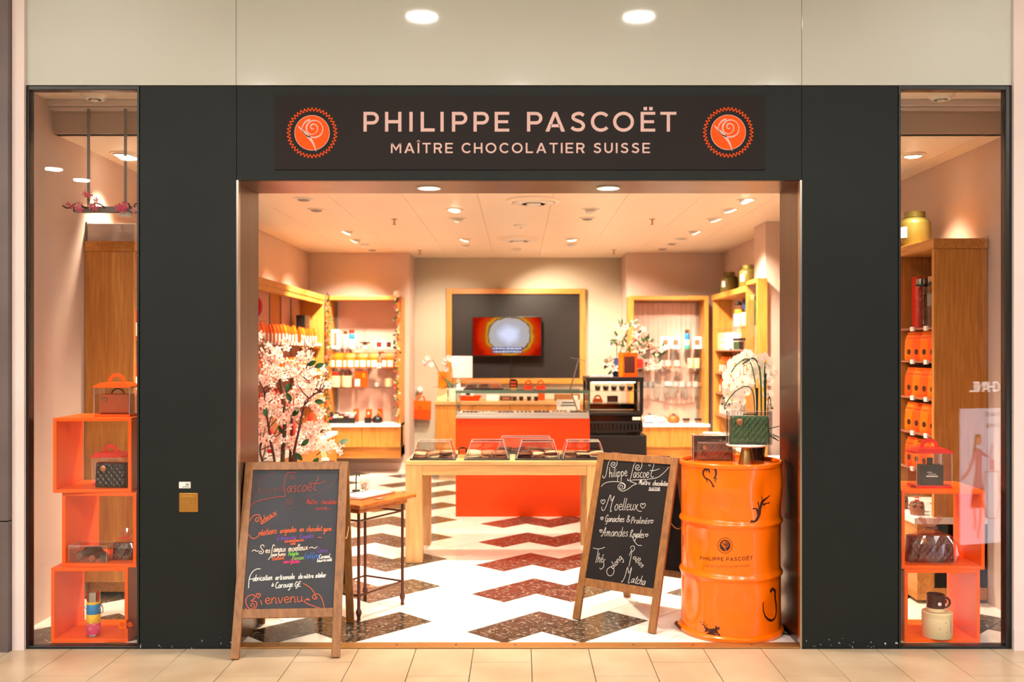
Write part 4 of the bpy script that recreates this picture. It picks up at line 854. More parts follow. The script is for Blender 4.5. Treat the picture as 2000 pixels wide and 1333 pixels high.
for (x, y) in ((563,749),(569,752),(614,718),(618,706),(633,787),(603,858),(623,895),(560,768),(585,800),(577,885),(545,832),(520,815)):
    o = obj('leaf', lm, t, tw(x,y,-.1)); face(o, Vector((RND.uniform(-.5,.5),-1,RND.uniform(-.2,.6))), RND.uniform(0,6))
# sprig to the right of the tree
P = [tw(618,890,.02),tw(640,872,.02),tw(660,866,.0),tw(672,864,0)]; MB().tube(crom(P,4), .003, 6).build('twig', 'twig', t, smooth=True)
for x, y in ((640,868),(648,864),(652,872),(660,878),(666,884),(668,868),(634,876),(645,880)):
    o = obj('blossom', bm_a[1], t, tw(x,y,-.01)); face(o, Vector((RND.uniform(-.7,.7),-1,RND.uniform(-.3,.6))), RND.uniform(0,6)); 
o = obj('leaf', lm, t, tw(662,866,-.02)); face(o, (0,-1,.5), .4)
# white orchid
OY = 5.30; OX = 1.30
t = thing('orchid_pot', 'tall white orchid in a black pot at the back of the drum', 'orchid', (OX,OY,ZD))
def ow(px, py, dy=0): Y = OY+dy; return Vector((PX(px,Y)-OX, dy, PZ(py,Y)-ZD))
MB().lathe([(.05,0),(.062,.115),(.068,.118),(.068,.135),(.060,.135),(.058,.12),(1e-6,.12)], 32).build('pot', 'black', t, smooth=True)
for P, r in (([ow(1487,850),ow(1487,800),ow(1486,750),ow(1482,715),ow(1470,700),ow(1450,712)], .0045), ([ow(1494,850),ow(1494,800),ow(1493,745),ow(1494,705)], .004), ([ow(1476,850),ow(1474,800),ow(1470,765),ow(1458,755),ow(1440,762),ow(1425,778),ow(1414,796)], .0032), ([ow(1480,850),ow(1478,790),ow(1472,730),ow(1460,702),ow(1440,712),ow(1428,728)], .003), ([ow(1498,850),ow(1500,790),ow(1503,775),ow(1507,800)], .0022)):
    MB().tube(crom(P,5), r, 6).build('stem', 'leaf', t, smooth=True)
for x, h in ((1478,(845,758)),(1494,(845,730))): MB().tube([ow(x,h[0]),ow(x+1,h[1])], .006, 6).build('stake', 'leaf_dark', t, smooth=True)
def orchid_mesh(r):
    mb = MB()
    def petal(a, L, w, cup):
        M = Matrix.Rotation(a,4,'Z'); vs = [(0,0,0)]; n = 9
        rim = [(L*(.55+.45*math.cos(q)), w*math.sin(q), cup*(1-abs(math.cos(q)))+.12*r) for q in [PI-2*PI*i/n for i in range(n)]]
        o = [(L*.55,0,.02*r)]+rim; mb.add([tuple(M @ Vector(p)) for p in o], [(0,i+1,(i+1)%n+1) for i in range(n)])
    for a in (PI/2, PI/2+2.3, PI/2-2.3): petal(a, r*.95, r*.36, .05*r)
    for a in (.12, PI-.12): petal(a, r, r*.58, .12*r)
    mb.lathe([(r*.1,0),(r*.14,r*.2),(1e-6,r*.3)], 8, (0,-r*.12,0), m=1)
    return mb.mesh('blossom', ['petal_white','pistil_gold'], smooth=True, recalc=False)
om = orchid_mesh(.058)
for x, y, s in ((1437,712,1),(1452,702,.9),(1428,733,1),(1424,752,.8),(1475,712,1),(1492,706,1.1),(1484,728,1.1),(1500,722,1),(1470,730,.9),(1497,745,.85),(1450,745,.9),(1462,748,.8),(1430,780,.85),(1440,772,.85),(1420,768,.7),(1446,785,.7),(1436,795,.6),(1455,765,.7),(1504,790,.6),(1500,770,.6),(1508,730,.7),(1464,700,.8),(1458,693,.7)):
    o = obj('blossom', om, t, ow(x,y,RND.uniform(.0,.06))); face(o, Vector((RND.uniform(-.8,.5),-1,RND.uniform(-.2,.3))), RND.uniform(-.4,.4)); o.scale = (s*.88,)*3
for x, y in ((1414,778),(1411,789),(1424,790),(1416,798),(1508,798)): MB().ball(ow(x,y), .0065, 8, 6).build('bud', 'leaf', t, smooth=True)
lb = leaf_mesh('leaf', .12, .04, 'leaf_dark', .3, .5)
for a, z in ((-.3,.13),(.2,.135),(.5,.14),(-.9,.13),(2.6,.13)):
    o = obj('leaf', lb, t, (0.02*math.cos(a),.02*math.sin(a)-.02,z)); o.rotation_euler = (0,-.35,a)
for px, py in ((1530,828),(1524,838)): MB().tube([(.03,0,.12),(.06,-.02,.17),ow(1522,833,-.02)], [.004,.004,.002], 6).build('root', 'leaf_dark', t, smooth=True)
# ---------------------------------------------------------------- console table with its things
Bp = Vector((PX(786,FYD(1182)), FYD(1182), 0)); ex = Vector((-.5,-.866,0)); ey = Vector((-.866,.5,0))     # long side towards the viewer, short side away left
a0 = math.atan2(ex.y, ex.x); LT, WT = .40, .28
t = thing('console_table', 'small wooden table with iron legs behind the left chalkboard', 'table', tuple(Bp), a0)   # local x along ex, local y = -ey
def cl(u, v): return (u, -v)
for u, v in ((0,0),(LT,0),(0,WT),(LT,WT)):
    x, y = cl(u,v)
    MB().lathe([(.006,0),(.011,.004),(.009,.02),(.013,.035),(.017,.05),(.013,.062),(.009,.07),(.0085,.60)], 12, (x,y,0)).build('leg', 'iron', t, smooth=True)
for z in (.14,.555):
    for a, b in (((0,0),(LT,0)),((0,0),(0,WT)),((LT,0),(LT,WT)),((0,WT),(LT,WT))): MB().tube([(*cl(*a),z),(*cl(*b),z)], .006, 8).build('stretcher', 'iron', t, smooth=True)
x, y = cl(LT/2, WT/2); MB().box(-.02,LT+.02,-WT-.02,.02,.60,.628).build('apron', 'wood_console', t, bevel=.002)
MB().box(-.06,LT+.06,-WT-.06,.06,.630,.655).build('tabletop', 'wood_console', t, bevel=.006)
def on_table(u, v, z=.655): x, y = cl(u,v); return tuple(t.matrix_basis @ Vector((x,y,z)))
CT = t; bpy.context.view_layer.update()
tb = thing('leaflet_tray', 'flat pinkish tray with white leaflets on the small table', 'tray', on_table(.17,.16), a0)
MB().box(-.15,.15,-.12,.12,0,.004).box(-.15,.15,-.12,-.114,.004,.01).box(-.15,.15,.114,.12,.004,.01).build('tray', 'choco_tan', tb); MB().box(-.135,.135,-.105,.105,.004,.014).build('leaflets', 'white', tb); MB().box(-.05,.03,-.085,-.05,.014,.0145).box(-.05,.0,-.04,-.03,.014,.0145).build('print', 'ink', tb)
tb = thing('tumbler', 'small glass of brown candies on the small table', 'glass', on_table(.10,.20,.670)); MB().lathe([(.024,0),(.03,.07),(.0285,.07),(.0225,.004),(1e-6,.004)], 24).build('glass_body', 'acrylic', tb, smooth=True)
mb = MB()
for i in range(26): q = RND.uniform(0,6.3); r = RND.uniform(0,.018); mb.ball((r*math.cos(q), r*math.sin(q), .008+.0016*i), .006, 6, 4)
tag(mb.build('candies', 'choco_tan', tb, smooth=True), kind='stuff')
tb = thing('scoop', 'thin dark scoop standing in front of the candy glass', 'scoop', on_table(.12,.235,.670)); MB().tube([(-.012,0,0),(-.012,0,.08),(-.006,0,.10),(.004,0,.10),(.008,0,.085)], .0035, 8).build('rod', 'black', tb, smooth=True); MB().lathe([(.025,0),(.022,.006),(.004,.008)], 16, (-.012,0,0)).build('foot', 'black', tb, smooth=True)
tb = thing('business_card', 'small dark pink card lying at the edge of the small table', 'card', on_table(.22,-.005,.6555), a0+.2); MB().box(-.04,.04,-.02,.02,0,.003).build('card', 'choco_tan', tb); MB().box(-.02,.02,-.005,.005,.003,.0035).build('print', 'letter_pink', tb)
# ================================================================ WINDOW DISPLAYS
def cube_frame(label, cx, cy, z, w, d, h, rz, th=.018):
    t = thing('display_cube', label, 'display cube', (cx,cy,z), rz)
    MB().box(-w/2,w/2,-d/2,d/2,0,th).build('bottom_board', 'orange', t, bevel=.0015); MB().box(-w/2,w/2,-d/2,d/2,h-th,h).build('top_board', 'orange', t, bevel=.0015)
    for s in (-1,1): MB().box(s*(w/2-th/2)-th/2,s*(w/2-th/2)+th/2,-d/2,d/2,th,h-th).build('side_board', 'orange', t, bevel=.0015)
    return t
def gift_box(label, loc, rz, w, d, h, lid='red', hh=.06, logo=True):
    t = thing('gift_box', label, 'gift box', loc, rz); th = .001
    MB().box(-w/2,w/2,-d/2,d/2,0,.012).build('base', lid, t, bevel=.001)
    MB().box(-w/2+.001,w/2-.001,-d/2,-d/2+th,.012,h).build('window_front', 'cello', t); MB().box(-w/2+.001,w/2-.001,d/2-th,d/2,.012,h).build('window_back', 'cello', t)
    for s in (-1,1): MB().box(s*(w/2-.001)-th/2,s*(w/2-.001)+th/2,-d/2+th,d/2-th,.012,h).build('window_side', 'cello', t)
    for x in (-w/2+.001,w/2-.001):
        for y in (-d/2,d/2): MB().box(x-.0014,x+.0014,y-.0014,y+.0014,.012,h-.004).build('corner_edge', 'film_edge', t)
    MB().prism([(-w/2-.006,h-.004),(w/2+.006,h-.004),(w/2+.006,h+.002),(w*.34,h+.022),(-w*.34,h+.022),(-w/2-.006,h+.002)], -d/2-.004, d/2+.004).build('lid', lid, t)
    A = [PI*i/16 for i in range(17)]; ro, ri = w*.26, w*.17
    mb = MB(); z0 = h+.02; vs = []; k = len(A)
    for y in (-.002,.002):
        vs += [(ro*math.cos(a), y, z0+ro*1.05*math.sin(a)) for a in A]+[(ri*math.cos(a), y, z0+ri*1.0*math.sin(a)) for a in A]
    fs = [(i,i+1,k+i+1,k+i) for i in range(k-1)]+[(2*k+i,3*k+i,3*k+i+1,2*k+i+1) for i in range(k-1)]+[(i,2*k+i,2*k+i+1,i+1) for i in range(k-1)]+[(k+i,k+i+1,3*k+i+1,3*k+i) for i in range(k-1)]+[(0,k,3*k,2*k),(k-1,3*k-1,4*k-1,2*k-1)]
    mb.add(vs, fs).build('handle', lid, t)
    return t
def cello_wrap(label, loc, w, d, h, ribbon='red', topz=.12, group=None, name='cellophane_wrap'):
    t = thing(name, label, 'gift wrap', loc, 0, group)
    R2 = random.Random(len(label)); ph = [R2.uniform(0,6.3) for _ in range(4)]
    prof = [(.98,0),(1.02,.25),(1.0,.6),(.72,.85),(.25,1.0),(.12,1.06),(.3,1.25),(.42,1.42)]
    n = 48; vs = []
    for r, z in prof:
        for j in range(n):
            q = 2*PI*j/n; jag = 1+.05*math.sin(5*q+ph[0]+z*4)+.05*math.sin(9*q+ph[1]-z*6)+(.22*math.sin(13*q+ph[2]) if z > 1.1 else 0)
            sx = abs(math.cos(q))**.6*(1 if math.cos(q) > 0 else -1); sy = abs(math.sin(q))**.6*(1 if math.sin(q) > 0 else -1)
            vs.append((w/2*r*jag*sx, d/2*(r if z <= 1 else r*1.2)*jag*sy, h*z*(1+(.05*math.sin(7*q+ph[3]) if z > 1.3 else 0))))
    MB().add(vs, [(i*n+j,i*n+(j+1)%n,(i+1)*n+(j+1)%n,(i+1)*n+j) for i in range(len(prof)-1) for j in range(n)]).build('film', 'cello_red', t, smooth=False, recalc=False)
    MB().tube([(w*.06*math.cos(a), d*.09*math.sin(a), h*1.05) for a in [2*PI*i/12 for i in range(12)]], .004, 6, closed=True).build('ribbon', ribbon, t, smooth=True)
    for s in (-1,1): MB().tube(crom([(0,-d*.1,h*1.05),(s*.02,-d*.12,h*1.1),(s*.03,-d*.12,h*1.05),(0,-d*.1,h*1.05)],5), .003, 6).build('bow_loop', ribbon, t, smooth=True)
    return t
WY = 5.12     # centre depth of the cubes
ch = .384
def wx(px, Y=WY-.2): return PX(px, Y)
c1 = cube_frame('orange open display cube at the foot of the left window stack', wx(170), WY, 0, .392, .36, ch, .02)
c2 = cube_frame('orange open display cube in the middle of the left window stack', wx(190)+.005, WY+.01, ch+.001, .392, .36, ch, -.05)
c3 = cube_frame('orange open display cube on top of the left window stack', wx(172), WY, 2*ch+.002, .392, .36, ch, .07)
z1, z2, z3, z4 = .0185, ch+.0195, 2*ch+.0205, 3*ch+.0025
gift_box('orange carry box with clear sides on top of the left window stack', (wx(203),5.08,z4), .0, .185, .13, .155, 'orange')
handbag('orange brown crocodile chocolate handbag inside the topmost left carry box', (wx(203)+.005,5.08,z4+.0125), 0, .165, .105, .08, 'choco_orange', .0012, True, 'arch', 'choco', 14, (-.3,.72))
gift_box('red lidded carry box behind the black bag in the top left cube', (wx(182),5.13,z3), .0, .15, .11, .15, 'red')
handbag('black quilted chocolate handbag in the top left display cube', (wx(198)+.02,5.01,z3), -.06, .165, .13, .06, 'choco_black', .006, True, None, None, 7, (-.2,.78))
# chocolate car in a clear sleeve
def choc_car(label, loc, rz, L=.17):
    t = thing('chocolate_car', label, 'chocolate car', loc, rz)
    body = [(-.5,.1),(-.5,.2),(-.38,.26),(-.2,.3),(-.08,.42),(.16,.42),(.3,.28),(.47,.24),(.5,.12)]
    MB().prism([(x*L,z*L) for x, z in body], -.19*L, .19*L).build('body', 'choco', t, bevel=.003)
    for x in (-.3,.3):
        for s in (-1,1): MB().lathe([(1e-6,-.012),(.1*L,-.012),(.11*L,-.006),(.11*L,.006),(.1*L,.012),(1e-6,.012)], 16).xf(Matrix.Translation((x*L,s*.19*L,.11*L)) @ Matrix.Rotation(PI/2,4,'X')).build('wheel', 'choco_tan', t, smooth=True)
    for s in (-1,1): MB().lathe([(1e-6,0),(.035*L,0),(.035*L,-.006)], 12).xf(Matrix.Translation((-.5*L,s*.12*L,.18*L)) @ Matrix.Rotation(-PI/2,4,'Y')).build('headlight', 'choco_tan', t)
    return t
clear_box('clear box with the chocolate car in the middle left cube', (wx(163),5.03,z2), -.05, .20, .11, .085)
choc_car('brown chocolate car model in the middle left display cube', (wx(163)-.005,5.03,z2+.002), -.5)
handbag('brown chocolate bag wrapped in film in the middle left cube', (wx(224),5.06,z2+.001), .1, .12, .085, .06, 'choco', .004, False, None)
cello_wrap('clear film with red ribbon around the bag in the middle left cube', (wx(224),5.06,z2), .15, .09, .105)
def flask(label, loc, prof_h, r, cols, name='flask', handle=False, cap='chrome', group=None):
    """bottle of stacked bands: cols = [(z0,z1,mat)] fractions of the height"""
    t = thing(name, label, 'flask', loc, 0, group); h = prof_h
    for i, (a, b, m) in enumerate(cols):
        MB().lathe([(r*.97,a*h),(r,a*h+.002),(r,b*h-.002),(r*.97,b*h)], 28).build('band', m, t, smooth=True)
    zt = cols[-1][1]*h; MB().lathe([(r*.9,zt),(r*.9,zt+.004),(r*.95,zt+.006),(r*.95,h-.004),(r*.85,h)], 28).build('lid', cap, t, smooth=True)
    if handle: MB().tube([(r*1.02,0,zt-.01),(r*1.5,-.01,zt-.03),(r*1.5,-.01,zt-.055),(r*1.02,-.005,zt-.06)], .003, 6).build('clip', 'chrome', t, smooth=True); MB().tube([(-r*1.2*math.cos(a)+0,-.012,zt-.02-.03*math.sin(a)) for a in [PI*i/10 for i in range(11)]], .002, 6).build('strap', 'chrome', t, smooth=True)
    return t
f = flask('small flask with yellow, blue and floral bands in the bottom left cube', (wx(171),4.99,z1), .235, .035, [(0,.06,'chrome'),(.06,.3,'magenta'),(.3,.5,'yellow'),(.5,.72,'blue'),(.72,.77,'yellow')], handle=True)
for i in range(5):
    a = -PI/2+(i-2)*.5; o = obj('printed_flower', blossom_mesh('printed_flower', .014, 'petal_pink', 'yellow', cup=.05), f, (.0356*math.cos(a), .0356*math.sin(a), .05+.018*(i%2))); face(o, (math.cos(a),math.sin(a),0), i)
f = flask('tall steel flask with a yellow sleeve in the bottom left cube', (wx(228)-.01,5.14,z1), .27, .033, [(0,.05,'chrome'),(.05,.4,'acrylic'),(.4,.66,'yellow'),(.66,.86,'chrome'),(.86,.9,'black')])
for i in range(4):
    a = -PI/2+(i-1.5)*.5; o = obj('printed_flower', blossom_mesh('printed_flower', .012, 'petal_pink', 'yellow', cup=.05), f, (.0338*math.cos(a), .0338*math.sin(a), .05+.016*(i%2))); face(o, (math.cos(a),math.sin(a),0), i)
for i, (px, py, lab) in enumerate(((236,1222,'small orange emblem sticker on the left window pane'), (251,1222,'small dark emblem sticker on the left window pane'))):
    t = thing('sticker', lab, 'sticker', (fx(px),FY+.0165,fz(py))); MB().box(-.016,.016,0,.0012,-.022,.022).build('film', 'orange' if i == 0 else 'choco_red', t)
    MB().ribbon([(p[0],-.0006,p[1]) for p in spiral(0,0,.002,.013,0,2)], (0,-1,0), .0022).build('swirl', 'choco_red' if i == 0 else 'orange', t, recalc=False)
# hanging rail with blossoms
zr = PZ(406,5.4)
t = thing('hanging_rail', 'grey ceiling hung rail with two rods in the left window', 'hanging rail', (0,5.40,0))
for px in (173,245): MB().tube([(PX(px,5.4),0,zr),(PX(px,5.4),0,2.855)], .008, 10).build('rod', 'grey', t, smooth=True)
MB().box(PX(146,5.4),-1.65,-.025,.025,zr-.028,zr+.004).build('rail', 'grey', t, bevel=.003)
MB().lathe([(.02,0),(.03,-.012),(.034,-.05),(.03,-.05)], 20, (PX(245,5.4),-.0,zr-.0)).build('spot_head', 'white_plastic', t, smooth=True); MB().lathe([(.028,-.046),(1e-6,-.046)], 20, (PX(245,5.4),0,zr)).build('spot_lens', 'lamp_warm', t)
bp = [blossom_mesh('blossom', .026, 'petal_pink', 'pistil'), blossom_mesh('blossom', .022, 'pink', 'pistil')]
for lab, x0_, x1_, ctr in (('pink blossom sprig lying on the hanging rail in the left window', 122, 205, (150,196)), ('pink blossom sprig at the right end of the hanging rail', 235, 275, (252,268))):
    t = thing('blossom_sprig', lab, 'artificial flowers', (0,5.36,0)); pts = [(PX(x0_+(x1_-x0_)*i/8,5.36), .0, PZ(402+5*math.sin(i*1.7),5.36)) for i in range(9)]
    MB().tube(crom(pts,4), .004, 6).build('stem', 'twig', t, smooth=True)
    for i in range(13 if x0_ < 200 else 5):
        x = RND.uniform(*ctr) if i > 3 else RND.uniform(x0_,ctr[0]); o = obj('blossom', RND.choice(bp), t, (PX(x,5.36), -.02, PZ(RND.uniform(378,412) if x > 150 else RND.uniform(398,410),5.36))); face(o, Vector((RND.uniform(-.6,.6),-1,RND.uniform(-.2,.6))), RND.uniform(0,6)); s = .55 if x < 150 else .95; o.scale = (s,s,s)
# right window
d1 = cube_frame('orange open display cube at the foot of the right window stack', wx(1845), WY, 0, .385, .36, .375, -.02)
d2 = cube_frame('orange open display cube on top of the right window stack', wx(1843)+.015, WY, .376, .42, .36, .405, -.05)
zb1, zb2, zb3 = .0185, .376+.0185, .376+.4055
gift_box('red lidded carry box on top of the right window stack', (wx(1841),5.08,zb3), -.02, .185, .13, .185, 'red')
t = thing('perfume_box', 'small black card box inside the right window carry box', 'box', (wx(1842),5.08,zb3+.0125), -.02); MB().box(-.06,.06,-.03,.03,0,.105).build('card_box', 'black', t, bevel=.002); MB().box(-.012,.012,-.01,.01,.105,.14).build('tag', 'black', t); MB().box(-.025,.0,-.0306,-.03,.065,.068).box(-.02,.02,-.0306,-.03,.055,.058).box(-.03,.03,-.0306,-.03,.042,.049).build('print', 'white', t)
handbag('dark red quilted chocolate handbag in the top right display cube', (wx(1836),5.05,zb2+.001), -.05, .235, .135, .09, 'choco_red', .006, True, 'bar', None, 7, (-.2,.85))
cello_wrap('clear film gathered on top around the dark red bag', (wx(1838),5.05,zb2), .27, .13, .165, 'choco_red')
t = thing('round_box', 'cream cylinder box with a line print under the mug', 'box', (wx(1842)+.0,4.99,zb1)); MB().lathe([(.073,0),(.075,.003),(.075,.105),(.074,.108),(1e-6,.108)], 40).build('drum_box', 'cream', t, smooth=True); MB().lathe([(.0755,.108),(.0755,.128),(.073,.13),(1e-6,.13)], 40).build('lid', 'cream', t, smooth=True)
mb = MB()
for P in ([(.015,.09),(-.02,.055),(.02,.04)], [(.045,.1),(.045,.03)]):
    pts = []; ns = []
    for u, z in P: a = -PI/2+u/.075; pts.append((.0757*math.cos(a),.0757*math.sin(a),z)); ns.append(Vector((math.cos(a),math.sin(a),0)))
    mb.ribbon(pts, ns, .003)
mb.build('line_print', 'ink', t, recalc=False)
def mug(label, loc, rz, r, h, m, band=None, group=None, name='mug', tagm=None):
    t = thing(name, label, 'mug', loc, rz, group)
    MB().lathe([(r*.9,0),(r,.004),(r,h),(r*.92,h),(r*.9,.006),(1e-6,.006)], 28).build('cup', m, t, smooth=True)
    MB().tube([(r*.97+h*.34*math.sin(a), 0, h*.5+h*.3*math.cos(a)) for a in [PI*i/12 for i in range(13)]], h*.07, 8).build('handle', m, t, smooth=True)
    if band: MB().lathe([(r*1.01,.002),(r*1.015,h*.22),(r*.99,h*.23)], 28).build('band', band, t, smooth=True)
    if tagm: MB().box(-.008,.008,-r-.004,-r,h*.45,h*.62).build('tag', tagm, t)
    return t
mug('dark brown mug with a pale base on the cream box in the right window', (wx(1843)-.01,4.99,zb1+.1305), 0, .045, .088, 'choco', 'cream', tagm='paper')
# ================================================================ mall things mirrored in the panes
AX, AY = 3.345, 2.75
t = thing('advert_lightbox', 'backlit perfume advertisement stand facing the shop in the mall hall', 'advert stand', (AX,AY,0), PI-.28)   # front is local -Y after turning
glow('ad_white', (222,230,246), 7.5); glow('ad_pink', (226,150,178), 5.5); glow('ad_skin', (236,170,150), 6); glow('ad_brown', (80,50,30), 2); glow('ad_rose', (224,110,150), 5.5); glow('ad_letter', (255,252,245), 11); glow('ad_ink', (90,80,90), 1.5)
MB().box(-.20,.20,.01,.10,0,1.36).build('cabinet', 'choco', t, bevel=.004); MB().box(-.172,.172,.0,.01,.10,1.08).build('screen', 'ad_white', t)
def ad(P, m, nm, y=-.002): MB().prism(P, y, 0).build(nm, m, t)
def adl(P, w, m, nm): MB().ribbon([(p[0],-.003,p[1]) for p in P], (0,-1,0), w).build(nm, m, t, recalc=False)
ad([(-.01,.78),(.055,.80),(.05,.62),(.07,.5),(-.02,.5),(-.005,.62)], 'ad_pink', 'jacket'); ad([(-.02,.51),(.072,.51),(.09,.36),(-.03,.36)], 'ad_brown', 'skirt')
ad([(.02+.028*math.cos(a),.85+.036*math.sin(a)) for a in [2*PI*i/14 for i in range(14)]], 'ad_skin', 'face'); ad([(-.01,.86),(.01,.895),(.05,.89),(.06,.80),(.075,.74),(.045,.78),(.035,.87)], 'ad_brown', 'hair')
adl([(0,.76),(-.08,.72),(-.1,.82)], .026, 'ad_pink', 'arm'); adl([(.05,.77),(.10,.64),(.165,.57)], .026, 'ad_pink', 'arm'); adl([(0,.37),(.01,.25),(.03,.14)], .02, 'ad_skin', 'leg'); adl([(.06,.37),(.05,.26),(.055,.2)], .02, 'ad_skin', 'leg')
adl([(-.155,.62),(-.04,.62),(-.02,.42),(-.05,.28),(-.14,.28),(-.168,.42),(-.155,.62)], .012, 'ad_rose', 'bottle_outline'); ad([(-.12,.63),(-.075,.63),(-.075,.71),(-.12,.71)], 'ad_rose', 'bottle_cap')
def adtext(text, x0, x1, z, cap, m, nm):
    mb = MB(); line(mb, text, x0*1000, x1*1000, -z*1000, cap*1000, lambda x, y: (x/1000, -.004, -y/1000), (0,-1,0), .001); tag(mb.build(nm, m, t, recalc=False), kind='stuff')
adtext('CHANCE', -.16, -.03, 1.02, .03, 'ad_ink', 'poster_lettering'); adtext('CHANEL', -.16, -.03, .94, .03, 'ad_ink', 'poster_lettering'); adtext('CHANEL', -.165, .10, 1.20, .075, 'ad_letter', 'sign_lettering')
# ================================================================ SHOP FURNITURE
def tpl(o): return o
# ---- pouch templates
def pouch_parts(t, w, d, h, m, label=True, crimp=True, dots=False):
    n = 10; mb = MB(); prof = [(0,.86,.95),(.06,1,1),(.35,1,1),(.7,1,.8),(.88,.98,.35),(.93,.97,.1),(1.0,1.0,.06)]
    vs = []
    for z, sx, sy in prof: vs += [(-w/2*sx,-d/2*sy,z*h),(-w*.2*sx,-d/2*sy*1.12,z*h),(w*.2*sx,-d/2*sy*1.12,z*h),(w/2*sx,-d/2*sy,z*h),(w/2*sx,d/2*sy,z*h),(-w/2*sx,d/2*sy,z*h)]
    k = 6; fs = [(i*k+j,i*k+(j+1)%k,(i+1)*k+(j+1)%k,(i+1)*k+j) for i in range(len(prof)-1) for j in range(k)]+[tuple(range(k))[::-1], tuple(range((len(prof)-1)*k,len(prof)*k))]
    mb.add(vs, fs).build('packet', m, t)
    if label: MB().box(-w*.3,w*.3,-d*.57-.001,-d*.55,h*.08,h*.5).build('label', 'white', t)
    if dots:
        for z in (.3,): MB().lathe([(1e-6,0),(w*.2,0),(w*.2,-.001)], 14).xf(Matrix.Translation((-.0,-d*.57,h*z)) @ Matrix.Rotation(PI/2,4,'X')).build('round_window', 'choco', t)
        MB().box(-w*.3,w*.3,-d*.45,-d*.42,h*.78,h*.8).build('clip', 'red', t)
    return t
protos = {}
def pouch(kind, label, group, loc, rz, s=1.0):
    if kind not in protos:
        w, d, h, m, lb, dt = {'a':(.105,.05,.19,'orange_pouch',True,False),'b':(.105,.05,.19,'orange_pouch2',True,False),'p':(.095,.05,.185,'orange_pouch',False,True),'q':(.095,.05,.185,'orange_pouch2',False,True),'r':(.11,.05,.2,'red',True,False),'g':(.1,.05,.24,'grey_bag',True,False),'w':(.1,.05,.17,'white',False,False)}[kind]
        o = thing('sweet_pouch', label, 'pouch', loc, rz, group); pouch_parts(o, w, d, h, m, lb, True, dt); protos[kind] = o
    else: o = dup(protos[kind], loc, rz, label, group)
    o.scale = (s,s,s); return o
ORD = 'first second third fourth fifth sixth seventh eighth ninth tenth eleventh twelfth thirteenth fourteenth fifteenth sixteenth seventeenth eighteenth nineteenth twentieth'.split()
# ---- generic small goods
def lathe_thing(name, label, cat, loc, parts, group=None, n=24, rz=0):
    t = thing(name, label, cat, loc, rz, group)
    for nm, m, prof in parts: MB().lathe(prof, n).build(nm, m, t, smooth=True)
    return t
def carton(name, label, loc, w, d, h, m, face_m=None, rz=0, cat='box', group=None, face=(.2,.8,.25,.8), extra=None):
    t = thing(name, label, cat, loc, rz, group); MB().box(-w/2,w/2,-d/2,d/2,0,h).build('carton', m, t, bevel=.0015)
    if face_m: a, b, c, e = face; MB().box(-w/2+a*w,-w/2+b*w,-d/2-.0012,-d/2,c*h,e*h).build('front_print', face_m, t)
    if extra: extra(t)
    return t
def teapot(label, loc, r, m, handle_m='bamboo', hoop=True, rz=0, lid_m=None):
    t = thing('teapot', label, 'teapot', loc, rz)
    MB().lathe([(r*.7,0),(r*.95,r*.25),(r,r*.7),(r*.8,r*1.1),(r*.5,r*1.25),(1e-6,r*1.25)], 24).build('body', m, t, smooth=True); MB().lathe([(r*.5,r*1.25),(r*.4,r*1.38),(r*.12,r*1.42),(r*.14,r*1.56),(1e-6,r*1.6)], 20).build('lid', lid_m or m, t, smooth=True)
    MB().tube([(-r*.85,0,r*.6),(-r*1.3,0,r*.8),(-r*1.5,0,r*1.15)], [r*.2,r*.14,r*.09], 10).build('spout', m, t, smooth=True)
    if hoop: MB().tube([(r*.75*math.cos(a),0,r*1.15+r*.95*math.sin(a)) for a in [PI*i/14 for i in range(15)]], r*.06, 8).build('handle', handle_m, t, smooth=True)
    else: MB().tube([(r*.9+r*.55*math.sin(a),0,r*.7+r*.45*math.cos(a)) for a in [PI*i/12 for i in range(13)]], r*.09, 8).build('handle', handle_m, t, smooth=True)
    return t
def jar(label, loc, r=.1, h=.245, m='olive'):
    t = thing('tea_canister', label, 'canister', loc, 0, 'large olive tea canisters')
    MB().lathe([(r*.97,0),(r,.004),(r,h*.66),(r*.97,h*.72),(r*.72,h*.82),(r*.62,h*.83)], 36).build('body', m, t, smooth=True); MB().lathe([(r*.64,h*.83),(r*.66,h*.84),(r*.66,h*.98),(r*.62,h),(1e-6,h)], 32).build('lid', m, t, smooth=True)
    return t
def jar_label(t, a, r=.1): MB().box(-.025,.025,-.001,.001,.07,.14).xf(Matrix.Rotation(a,4,'Z') @ Matrix.Translation((0,-r-.001,0))).build('label', 'white', t)
ZTOP = 2.144
# ---------------------------------------------------------------- long left wall unit
t = thing('wall_shelving', 'long oak shelving unit along the left wall', 'shelving', (0,0,0)); LU = t
xa, xb, ya, yb_ = XL+.003, -2.34, 5.85, 11.58
MB().box(xa,xb,ya,ya+.035,.09,ZTOP-.04).build('end_panel', 'wood_oak', t, bevel=.002); MB().box(xa,xb,yb_-.035,yb_,.56,ZTOP-.04).build('end_panel', 'wood_oak', t, bevel=.002)
MB().box(xa,xb+.01,ya-.01,yb_,ZTOP-.04,ZTOP+.02).build('cornice', 'wood_oak_y', t, bevel=.002); MB().box(xb-.02,xb,ya+.04,yb_-.04,ZTOP-.09,ZTOP-.04).build('valance', 'wood_oak_y', t)
n = 12; L_ = (yb_-ya-.07)/n
for i in range(n): MB().box(xa,xa+.012,ya+.035+i*L_+.003,ya+.035+(i+1)*L_-.003,.55,ZTOP-.04).build('back_panel', 'panel_pink' if i % 3 else 'wood_oak', t)
for i in range(1,n): MB().box(xa+.012,xa+.022,ya+.035+i*L_-.008,ya+.035+i*L_+.008,.55,ZTOP-.05).build('slot_rail', 'grey', t)
